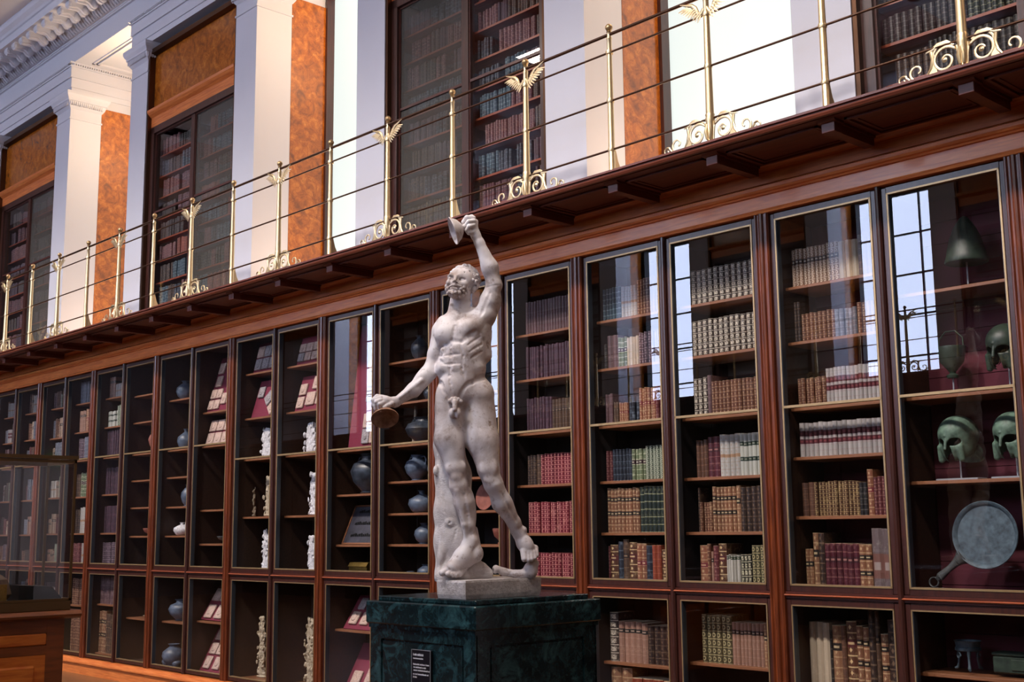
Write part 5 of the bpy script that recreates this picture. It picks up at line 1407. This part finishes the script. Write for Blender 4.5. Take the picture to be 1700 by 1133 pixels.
E -25 -42 2898 13.4 13.3 14.0 8.79101444621162 0 2.1
S -13 -48 2907 4.8 4.8 4.8 0 0 1.8
E -115 33 2881 8.1 9.8 7.1 46.71089434962069 0 2.1
S -121 41 2884 4.8 4.8 4.8 0 0 1.8
E -99 -85 2905 14.4 11.7 12.5 -8.562619397111114 0 2.1
S -102 -98 2917 4.8 4.8 4.8 0 0 1.8
E -34 16 2883 9.6 10.3 9.6 45.64113956957466 0 2.1
S -27 20 2889 4.8 4.8 4.8 0 0 1.8
E -148 -14 2889 9.0 10.3 8.7 -2.1556887957231226 0 2.1
S -162 -13 2892 4.8 4.8 4.8 0 0 1.8
E -44 -73 2901 15.2 13.6 15.1 -3.3921907703895116 0 2.1
S -34 -84 2911 4.8 4.8 4.8 0 0 1.8
E -82 48 2875 12.0 10.9 12.4 -40.41256692987788 0 2.1
S -83 56 2882 4.8 4.8 4.8 0 0 1.8
E -132 -69 2899 9.4 10.0 12.8 -16.28962694359577 0 2.1
S -141 -79 2906 4.8 4.8 4.8 0 0 1.8
E -20 -17 2886 14.4 12.8 10.2 -31.13602086098897 0 2.1
S -8 -18 2889 4.8 4.8 4.8 0 0 1.8
E -137 24 2878 14.8 11.5 8.1 -52.695976984768606 0 2.1
S -143 29 2883 4.8 4.8 4.8 0 0 1.8
E -77 -87 2900 15.5 12.0 12.1 -17.998403960909243 0 2.1
S -78 -101 2910 4.8 4.8 4.8 0 0 1.8
E -45 40 2874 14.8 11.7 8.6 -30.78436585285154 0 2.1
S -41 47 2878 4.8 4.8 4.8 0 0 1.8
E -149 -35 2887 10.1 10.7 9.5 -53.8390554114422 0 2.1
S -163 -38 2890 4.8 4.8 4.8 0 0 1.8
E -28 -54 2890 11.1 11.8 12.0 -49.87683004712977 0 2.1
S -19 -62 2899 4.8 4.8 4.8 0 0 1.8
E -115 -85 2897 14.4 13.6 16.5 -34.27082899962521 0 2.1
S -123 -97 2903 4.8 4.8 4.8 0 0 1.8
E -22 9 2875 11.2 12.1 13.0 27.07663537176238 0 2.1
S -8 12 2880 4.8 4.8 4.8 0 0 1.8
E -53 -82 2893 11.0 13.2 10.1 -22.593894764879707 0 2.1
S -50 -93 2898 4.8 4.8 4.8 0 0 1.8
E -147 -59 2888 8.5 11.0 8.2 -30.618053647422222 0 2.1
S -159 -67 2894 4.8 4.8 4.8 0 0 1.8
E -15 -30 2880 7.9 10.7 12.0 -54.23626657998358 0 2.1
S -6 -33 2885 4.8 4.8 4.8 0 0 1.8
E -92 -90 2891 9.6 10.1 9.0 30.278064402278062 0 2.1
S -93 -102 2894 4.8 4.8 4.8 0 0 1.8
E -32 35 2864 13.5 12.9 12.4 38.016082663156865 0 2.1
S -23 43 2863 4.8 4.8 4.8 0 0 1.8
E -158 -17 2875 10.9 12.6 15.0 -14.111363087358349 0 2.1
S -172 -19 2881 4.8 4.8 4.8 0 0 1.8
E -34 -64 2883 11.9 10.8 9.4 -52.37718563462217 0 2.1
S -23 -73 2887 4.8 4.8 4.8 0 0 1.8
E -128 -73 2883 7.7 9.9 9.0 43.17577802375081 0 2.1
S -132 -83 2887 4.8 4.8 4.8 0 0 1.8
E -16 -2 2867 10.5 11.5 10.3 -58.50649044219093 0 2.1
S -4 0 2867 4.8 4.8 4.8 0 0 1.8
E -66 -89 2885 10.3 10.1 8.1 25.1321197843847 0 2.1
S -63 -100 2887 4.8 4.8 4.8 0 0 1.8
E -155 -42 2874 9.0 10.2 12.7 -4.680345121419258 0 2.1
S -167 -47 2877 4.8 4.8 4.8 0 0 1.8
E -17 -43 2873 13.9 13.6 17.5 11.521860660566219 0 2.1
S -8 -47 2873 4.8 4.8 4.8 0 0 1.8
E -107 -86 2880 12.7 9.9 7.1 9.238888832174055 0 2.1
S -111 -97 2882 4.8 4.8 4.8 0 0 1.8
E -23 25 2856 9.2 10.6 8.7 7.491903766236533 0 2.1
S -14 31 2854 4.8 4.8 4.8 0 0 1.8
E -44 -73 2875 9.5 11.2 14.4 40.8251898662009 0 2.1
S -35 -83 2877 4.8 4.8 4.8 0 0 1.8
E -141 -62 2871 12.3 10.3 10.2 -55.47071895560392 0 2.1
S -153 -71 2877 4.8 4.8 4.8 0 0 1.8
E -11 -14 2860 11.0 13.5 15.9 -21.112741401359102 0 2.1
S 2 -14 2859 4.8 4.8 4.8 0 0 1.8
E -82 -89 2875 12.1 13.0 9.2 1.4092492508877115 0 2.1
S -81 -102 2880 4.8 4.8 4.8 0 0 1.8
E -39 48 2845 7.9 11.0 9.8 -14.059587566984376 0 2.1
S -31 57 2842 4.8 4.8 4.8 0 0 1.8
E -157 -22 2859 16.4 13.8 17.3 23.136766753313722 0 2.1
S -168 -23 2860 4.8 4.8 4.8 0 0 1.8
E -23 -55 2865 11.8 11.2 12.4 2.6649867356903414 0 2.1
S -15 -63 2869 4.8 4.8 4.8 0 0 1.8
E -121 -74 2868 11.7 11.2 12.9 25.735209357534288 0 2.1
S -128 -84 2867 4.8 4.8 4.8 0 0 1.8
E -17 14 2848 9.4 12.7 14.6 20.39292361901117 0 2.1
S -3 19 2844 4.8 4.8 4.8 0 0 1.8
E -57 -81 2866 15.1 13.2 14.1 -34.95055185280393 0 2.1
S -52 -91 2865 4.8 4.8 4.8 0 0 1.8
E -149 -44 2858 14.1 13.8 12.9 -59.64479088381862 0 2.1
S -160 -50 2860 4.8 4.8 4.8 0 0 1.8
E -14 -27 2853 16.8 13.5 14.4 -13.600288041636247 0 2.1
S -4 -30 2851 4.8 4.8 4.8 0 0 1.8
E -98 -83 2863 11.7 12.7 15.6 -34.47500441027546 0 2.1
S -102 -95 2866 4.8 4.8 4.8 0 0 1.8
E -27 40 2837 10.8 13.5 14.5 31.978534327838418 0 2.1
S -20 47 2836 4.8 4.8 4.8 0 0 1.8
E -36 -63 2856 16.2 13.2 15.0 -9.978123100910295 0 2.1
S -28 -71 2856 4.8 4.8 4.8 0 0 1.8
E -136 -65 2856 9.5 10.9 11.6 55.98779380086067 0 2.1
S -147 -74 2859 4.8 4.8 4.8 0 0 1.8
E -16 1 2841 12.8 12.0 9.8 -37.16602355892389 0 2.1
S -3 3 2838 4.8 4.8 4.8 0 0 1.8
E -72 -81 2856 9.4 12.7 12.6 40.15609459817394 0 2.1
S -67 -92 2857 4.8 4.8 4.8 0 0 1.8
E -157 -26 2844 15.6 12.4 10.4 23.61611868317725 0 2.1
S -166 -29 2842 4.8 4.8 4.8 0 0 1.8
E -24 -37 2846 8.3 10.5 7.9 -41.765224306857824 0 2.1
S -12 -43 2846 4.8 4.8 4.8 0 0 1.8
E -113 -75 2851 15.2 12.8 15.1 25.5719303134003 0 2.1
S -115 -84 2847 4.8 4.8 4.8 0 0 1.8
E -21 29 2829 10.5 13.7 10.5 -52.265106264805105 0 2.1
S -12 35 2825 4.8 4.8 4.8 0 0 1.8
E -50 -67 2847 14.4 12.5 9.4 -11.610420994679373 0 2.1
S -43 -76 2847 4.8 4.8 4.8 0 0 1.8
E -141 -45 2843 11.3 12.2 13.5 -0.5387767722608814 0 2.1
S -148 -49 2837 4.8 4.8 4.8 0 0 1.8
E -19 -11 2834 14.6 12.9 11.3 -45.97831713299734 0 2.1
S -7 -11 2831 4.8 4.8 4.8 0 0 1.8
E -88 -76 2845 12.6 13.5 11.8 -0.14865907208514528 0 2.1
S -87 -86 2841 4.8 4.8 4.8 0 0 1.8
E -32 -47 2837 9.8 10.9 13.2 2.309258966795653 0 2.1
S -26 -53 2834 4.8 4.8 4.8 0 0 1.8
E -123 -59 2839 9.3 12.5 10.8 -48.47760240434344 0 2.1
S -130 -65 2833 4.8 4.8 4.8 0 0 1.8
E -19 16 2822 14.2 11.3 8.5 -17.3076652327033 0 2.1
S -7 19 2819 4.8 4.8 4.8 0 0 1.8
E -64 -68 2837 7.9 11.2 9.5 -5.012290516404498 0 2.1
S -62 -77 2833 4.8 4.8 4.8 0 0 1.8
E -144 -27 2829 13.6 10.6 10.2 -3.373302949182147 0 2.1
S -157 -30 2826 4.8 4.8 4.8 0 0 1.8
E -21 -22 2824 12.6 12.6 9.2 -12.874096538837094 0 2.1
S -9 -24 2820 4.8 4.8 4.8 0 0 1.8
E -102 -65 2833 14.7 13.5 14.6 -55.67370931899851 0 2.1
S -108 -73 2827 4.8 4.8 4.8 0 0 1.8
E -46 -50 2828 16.0 13.4 16.7 -14.575278447652217 0 2.1
S -37 -55 2821 4.8 4.8 4.8 0 0 1.8
E -133 -44 2824 12.0 10.3 9.8 56.650573679856876 0 2.1
S -138 -50 2821 4.8 4.8 4.8 0 0 1.8
E -23 4 2815 10.6 10.8 9.4 19.98078939322248 0 2.1
S -15 6 2810 4.8 4.8 4.8 0 0 1.8
E -80 -60 2826 9.3 10.0 12.4 46.23928977511332 0 2.1
S -80 -69 2824 4.8 4.8 4.8 0 0 1.8
E -33 -29 2816 14.5 13.7 10.7 -31.613243153159903 0 2.1
S -22 -31 2806 4.8 4.8 4.8 0 0 1.8
E -111 -49 2822 10.0 10.4 9.0 30.46531914519649 0 2.1
S -116 -54 2814 4.8 4.8 4.8 0 0 1.8
E -33 26 2805 15.2 11.9 13.3 -49.192496284566126 0 2.1
S -26 32 2795 4.8 4.8 4.8 0 0 1.8
# tree_trunk_support
C -131 -91 1410 102.7 -137 -91 1543 102.7 30.2
C -137 -91 1543 102.7 -143 -94 1691 96.6 30.2
C -143 -94 1691 96.6 -148 -97 1872 87.6 30.2
C -148 -97 1872 87.6 -169 -97 2023 72.5 30.2
C -169 -97 2023 72.5 -190 -94 2145 51.3 30.2
E -231 -42 1894 15.1 18.1 27.2 0 0 9.1
E -161 0 1637 24.2 18.1 24.2 0 0 9.1
S -161 18 1637 7.9 9.1 7.9 0 0 3.0
E -206 0 1471 21.1 27.2 72.5 6 0 18.1
E -177 -12 1529 27.2 24.2 90.6 -5 0 18.1
E -65 -42 1431 60.4 42.3 48.3 0 0 18.1
C -6 -60 1412 30.2 30 -72 1388 21.1 18.1
C -131 -60 1373 108.7 -6 -79 1371 42.3 24.2
C -188 0 1376 48.3 -94 18 1375 30.2 24.2
G -169 60 1501 4.8 -213 60 1395 4.8 6.0
G -195 60 1836 3.6 -189 60 1690 3.6 6.0
G -130 60 1602 3.6 -145 60 1544 3.6 6.0
Z 1352
# foot_clapper
E 238 -103 1402 36.2 36.2 39.3 0 0 12.1
E 256 -109 1432 24.2 24.2 21.1 0 0 12.1
C 237 -97 1385 27.2 168 -91 1380 19.6 15.1
C 168 -91 1380 19.6 102 -85 1393 18.1 12.1
C 102 -85 1393 18.1 63 -79 1411 16.3 12.1
E 60 -76 1402 15.1 18.1 18.1 0 0 6.0
S 48 -66 1400 7.2 15.1 10.3 0 0 3.0
S 206 -60 1407 12.1 15.1 15.1 0 0 9.1
Z 1352
'''
CYM = [((-0.138, -0.072, 3.096), (0.93, 0.12, 0.34), 'marble', 0.072, 'pale cymbal in the raised hand'), ((-0.476, -0.097, 2.148), (-0.12, 0.62, 0.77), 'cymbal', 0.068, 'brown-stained cymbal in the lowered hand')]

# ---------------------------------------------------------------- the marble statue
def relax(V, Q, it=2, lam=.5):
    e = np.concatenate([Q[:, [0, 1]], Q[:, [1, 2]], Q[:, [2, 3]], Q[:, [3, 0]]])
    n = len(V); deg = np.bincount(e[:, 0], minlength=n) + np.bincount(e[:, 1], minlength=n)
    for _ in range(it):
        S = np.zeros_like(V)
        for c in range(3): S[:, c] = np.bincount(e[:, 0], V[e[:, 1], c], n) + np.bincount(e[:, 1], V[e[:, 0], c], n)
        V = V + lam * (S / np.maximum(deg, 1)[:, None] - V)
    return V
STZ = 1.2745
st = thing('marble_statue', 'white marble statue of a nude curly-haired bearded man raising a cymbal', 'statue', (-4.48, -2.60, STZ), math.atan2(.74594, .66602))
sec = None; secs = {}
for ln in STATUE.strip().splitlines():
    w = ln.split()
    if w[0] == '#': sec = w[1]; secs[sec] = []; continue
    secs[sec].append(w)
for nme, rows in secs.items():
    V, Q = sdf_mesh(rows, .003); V = relax(V, Q, 1 if nme == 'body' else 2)
    me = np_mesh(nme, V, Q); me.materials.append(M['marble_trunk' if 'trunk' in nme else 'marble'])
    place(nme, me, st, (0, 0, -STZ))
def loc(wx, wy):      # world to statue frame
    dx, dy = wx + 4.48, wy + 2.60; return (dx * .66602 + dy * .74594, -dx * .74594 + dy * .66602)
fp = [loc(*p) for p in ((-4.392, -2.79), (-4.392, -2.288), (-4.66, -2.288), (-4.675, -2.70), (-4.605, -2.79))]
n = len(fp); b = MB(); cx = sum(p[0] for p in fp) / n; cy = sum(p[1] for p in fp) / n
def ringz(z, k): return [(cx + (p[0] - cx) * k, cy + (p[1] - cy) * k, z) for p in fp]
vs = ringz(0, .965) + ringz(.02, .99) + ringz(.078, 1.0) + ringz(.088, .985); fs = [tuple(range(n - 1, -1, -1)), tuple(range(3 * n, 4 * n))]
for r in range(3):
    for i in range(n): fs.append((r * n + i, r * n + (i + 1) % n, (r + 1) * n + (i + 1) % n, (r + 1) * n + i))
b.add(vs, fs); place('base_block', b.mesh('base_block', ['marble_rough']), st)
def cymbal_mesh(r):
    return MB().lathe([(r * .18, .075 * r / .07), (r * .26, .068 * r / .07), (r * .2, .05 * r / .07), (r * .42, .042 * r / .07), (r * .72, .026 * r / .07), (r * .88, .008 * r / .07), (r, .0), (r * .995, -.006), (r * .86, -.002), (r * .6, .014 * r / .07), (r * .3, .026 * r / .07), (r * .02, .03 * r / .07)], (0, 0, 0), 40)
for p, ax, mt, r, lab in CYM:
    b = cymbal_mesh(r); q = Vector((0, 0, 1)).rotation_difference(Vector(ax).normalized())
    b.xf(lambda v: tuple(q @ Vector(v)))
    place('cymbal', b.mesh('cymbal', [mt], 50), st, (p[0], p[1], p[2] - STZ), label=lab)

# ---------------------------------------------------------------- serpentine pedestal
px0, px1, py0, py1 = -5.105, -4.261, -2.847, -1.992
pd = thing('pedestal', 'tall square pedestal of dark green veined stone under the statue', 'pedestal', ((px0 + px1) / 2, (py0 + py1) / 2, FL))
hx, hy = (px1 - px0) / 2, (py1 - py0) / 2
def slab(i, z0, z1, ch=.004): return MB().box(-hx + i, -hy + i, z0 - FL, hx - i, hy - i, z1 - FL, 0, ch)
place('top_slab', slab(.045, 1.25, 1.2735).mesh('top_slab', ['serp']), pd)
b = slab(0, 1.139, 1.25, .006); b.box(-hx + .012, -hy + .012, 1.118 - FL, hx - .012, hy - .012, 1.139 - FL); place('cap', b.mesh('cap', ['serp']), pd)
b = MB(); i = .02; z0, z1 = .12 - FL, 1.118 - FL
b.box(-hx + i + .012, -hy + i + .012, z0, hx - i - .012, hy - i - .012, z1)
for sx, sy in ((0, -1), (0, 1), (1, 0), (-1, 0)):    # raised border round a sunk panel on each face
    W = hx - i
    def face(u0, a0, u1, a1, d0=.0, d1=.012):
        if sy: b.box(u0, sy * (hy - i - .012), a0, u1, sy * (hy - i), a1)
        else: b.box(sx * (hx - i - .012), u0, a0, sx * (hx - i), u1, a1)
    face(-W, z0, -W + .085, z1); face(W - .085, z0, W, z1); face(-W + .085, 1.066 - FL, W - .085, z1); face(-W + .085, z0, W - .085, z0 + .09)
    def pan(m):
        if sy: b.box(-W + m, sy * (hy - i - .012), z0 + m, W - m, sy * (hy - i - .003), 1.066 - FL - (m - .085))
        else: b.box(sx * (hx - i - .012), -W + m, z0 + m, sx * (hx - i - .003), W - m, 1.066 - FL - (m - .085))
    pan(.097)
place('die', b.mesh('die', ['serp']), pd)
b = slab(-.03, FL, .05 - 0, .006); b.box(-hx - .012, -hy - .012, .05 - FL, hx + .012, hy + .012, .12 - FL); place('foot', b.mesh('foot', ['serp']), pd)
lx0, lx1, lz1, lz0 = -4.738, -4.592, 1.03, .765
lb = thing('label_plaque', 'small black label plaque with white text on the pedestal', 'label', ((lx0 + lx1) / 2, py0 + .0195, lz0))
w2, hh = (lx1 - lx0) / 2, lz1 - lz0
place('plate', MB().box(-w2, -.012, 0, w2, 0, hh, 0, .001).mesh('plate', [plain('plaque_black', '14141c', .35)]), lb)
b = MB()
for a in ((-w2, 0, w2, .002), (-w2, hh - .002, w2, hh), (-w2, 0, -w2 + .002, hh), (w2 - .002, 0, w2, hh)): b.box(a[0], -.0135, a[1], a[2], -.012, a[3])
place('border', b.mesh('border', [plain('plaque_edge', 'a0a0a4', .5)]), lb)
b = MB(); r = random.Random(2)                       # lettering too small to read in the photograph: rows of strokes
for z, wd, s in ((.236, .078, 1.25), (.220, .076, .8), (.192, .12, .9), (.178, .1, .9), (.164, .124, .9), (.146, .115, .9), (.132, .026, .9)):
    x = -w2 + .014; x_end = x + wd; h = .0068 * s
    while x < x_end:
        g = r.random()
        if g < .12: x += .003; continue
        up = h * (1.35 if g > .8 else 1)
        b.box(x, -.0132, z, x + .0009 * s, -.012, z + up)
        b.box(x + .0018 * s, -.0132, z, x + .0027 * s, -.012, z + h); t = r.choice((z, z + h - .0009, z + h * .45)); b.box(x, -.0132, t, x + .0027 * s, -.012, t + .0009 * s)
        x += .0042 * s
place('lettering', b.mesh('lettering', [plain('plaque_lettering', 'f0f0f4', .6)]), lb)

# ---------------------------------------------------------------- table case at the left edge
tx0, tx1, ty0, ty1 = -8.75, -8.262, -5.6, -3.027
tc = thing('table_case', 'glass-topped display case on a panelled orange wood cabinet', 'display case', ((tx0 + tx1) / 2, (ty0 + ty1) / 2, FL))
ox, oy = (tx0 + tx1) / 2, (ty0 + ty1) / 2; ax_, ay_ = (tx1 - tx0) / 2, (ty1 - ty0) / 2
M['cab'] = wood('orange_cabinet_wood', 'a85018', 'dc8434', rough=.35, sc=(10, 1.2, 10)); M['cab_d'] = wood('brown_cabinet_wood', '5c2e14', '8a4a20', rough=.35, sc=(10, 1.2, 10))
M['olive'] = plain('olive_bronze_frame', '5a4428', .4, .4)
Z = lambda z: z - FL
b = MB(); b.box(-ax_ + .02, -ay_ + .1, Z(.0), ax_ - .01, ay_ - .04, Z(1.03)); place('body', b.mesh('body', ['cab_d']), tc)
b = MB(); b.prism([(-ax_ - .04, Z(1.03)), (ax_ + .02, Z(1.03)), (ax_ + .05, Z(1.045)), (ax_ + .055, Z(1.06)), (ax_ + .03, Z(1.085)), (-ax_ - .04, Z(1.085))], -ay_ - .06, ay_ + .06, 'y'); place('top_moulding', b.mesh('top_moulding', ['cab_d']), tc)
place('display_floor', MB().box(-ax_, -ay_, Z(1.085), ax_, ay_, Z(1.15), 0, .004).mesh('display_floor', ['olive']), tc)
b = MB(); b.box(-ax_ - .02, -ay_ + .05, 0, ax_ + .02, ay_ - .02, Z(.0)); place('foot', b.mesh('foot', ['cab_d']), tc)
yb, ye = -ay_ + .1, ay_ - .04; x = ax_ - .01
f = MB(); f.box(x, ye - .12, 0, x + .015, ye, Z(1.03)); f.box(x, yb, Z(.94), x + .014, ye - .12, Z(1.03)); f.box(x, yb, Z(.80), x + .014, ye - .12, Z(.86)); f.box(x, yb, Z(0), x + .014, ye - .12, Z(.12)); place('face_frame', f.mesh('face_frame', ['cab_d']), tc)
for j in range(3):
    y1 = ye - .12 - j * .82; y0 = y1 - .74
    place('drawer', MB().box(x, y0, Z(.862), x + .022, y1, Z(.938), 0, .008).mesh('drawer', ['cab']), tc)
    d = MB(); d.box(x, y0, Z(.122), x + .012, y1, Z(.798)); d.box(x, y0 + .07, Z(.19), x + .024, y1 - .07, Z(.73), 0, .012); place('cabinet_door', d.mesh('cabinet_door', ['cab']), tc)
f = MB(); s = .016
for xx in (-ax_, ax_ - s):
    for yy in (-ay_, ay_ - s): f.box(xx, yy, Z(1.15), xx + s, yy + s, Z(2.14))
for z0, z1, e in ((1.15, 1.165, 0), (2.09, 2.11, 0), (2.115, 2.14, .008)):
    f.box(-ax_ - e, -ay_ - e, Z(z0), -ax_ + s, ay_ + e, Z(z1)); f.box(ax_ - s, -ay_ - e, Z(z0), ax_ + e, ay_ + e, Z(z1)); f.box(-ax_, -ay_ - e, Z(z0), ax_, -ay_ + s, Z(z1)); f.box(-ax_, ay_ - s, Z(z0), ax_, ay_ + e, Z(z1))
place('case_frame', f.mesh('case_frame', ['olive']), tc)
q = .006; g = MB(); a, c = ax_ - q, ay_ - q; z0, z1 = Z(1.16), Z(2.1)
g.add([(-a, -c, z0), (a, -c, z0), (a, c, z0), (-a, c, z0), (-a, -c, z1), (a, -c, z1), (a, c, z1), (-a, c, z1)], [(0, 1, 5, 4), (1, 2, 6, 5), (2, 3, 7, 6), (3, 0, 4, 7)])
place('glass', g.mesh('glass', ['glass']), tc)
place('lid_panel', MB().box(-ax_ + s, -ay_ + s, Z(2.108), ax_ - s, ay_ - s, Z(2.116)).mesh('lid_panel', ['glass']), tc)
w = thing('book_rest', 'black sloping rest inside the table case', 'stand', (-8.45, -3.20, 1.1505))
place('wedge', MB().prism([(-.15, 0), (.155, 0), (.07, .095), (-.15, .11)], -.12, .12, 'y').mesh('wedge', ['black']), w)
w.rotation_euler = (0, 0, 1.5)
o = thing('faceted_stone', 'brownish faceted stone with a bright yellow edge in the table case', 'stone', (-8.45, -3.50, 1.1505))
me = MB(); me.lathe([(.09, 0), (.13, .05), (.10, .15), (.03, .2)], (0, 0, 0), 5); place('stone', me.mesh('stone', [stone('brown_gem', '4a3a30', '84705e', .3)]), o)
place('edge_strip', MB().box(.1, -.02, .0, .12, .06, .12).mesh('edge_strip', ['gilt']), o)
w = thing('tilted_panel', 'dark panel leaning at the left edge inside the table case', 'panel', (-8.5, -3.66, 1.16)); w.rotation_euler = (.75, 0, 0)
place('panel', MB().box(-.15, -.01, 0, .15, .01, .3).mesh('panel', ['black']), w)
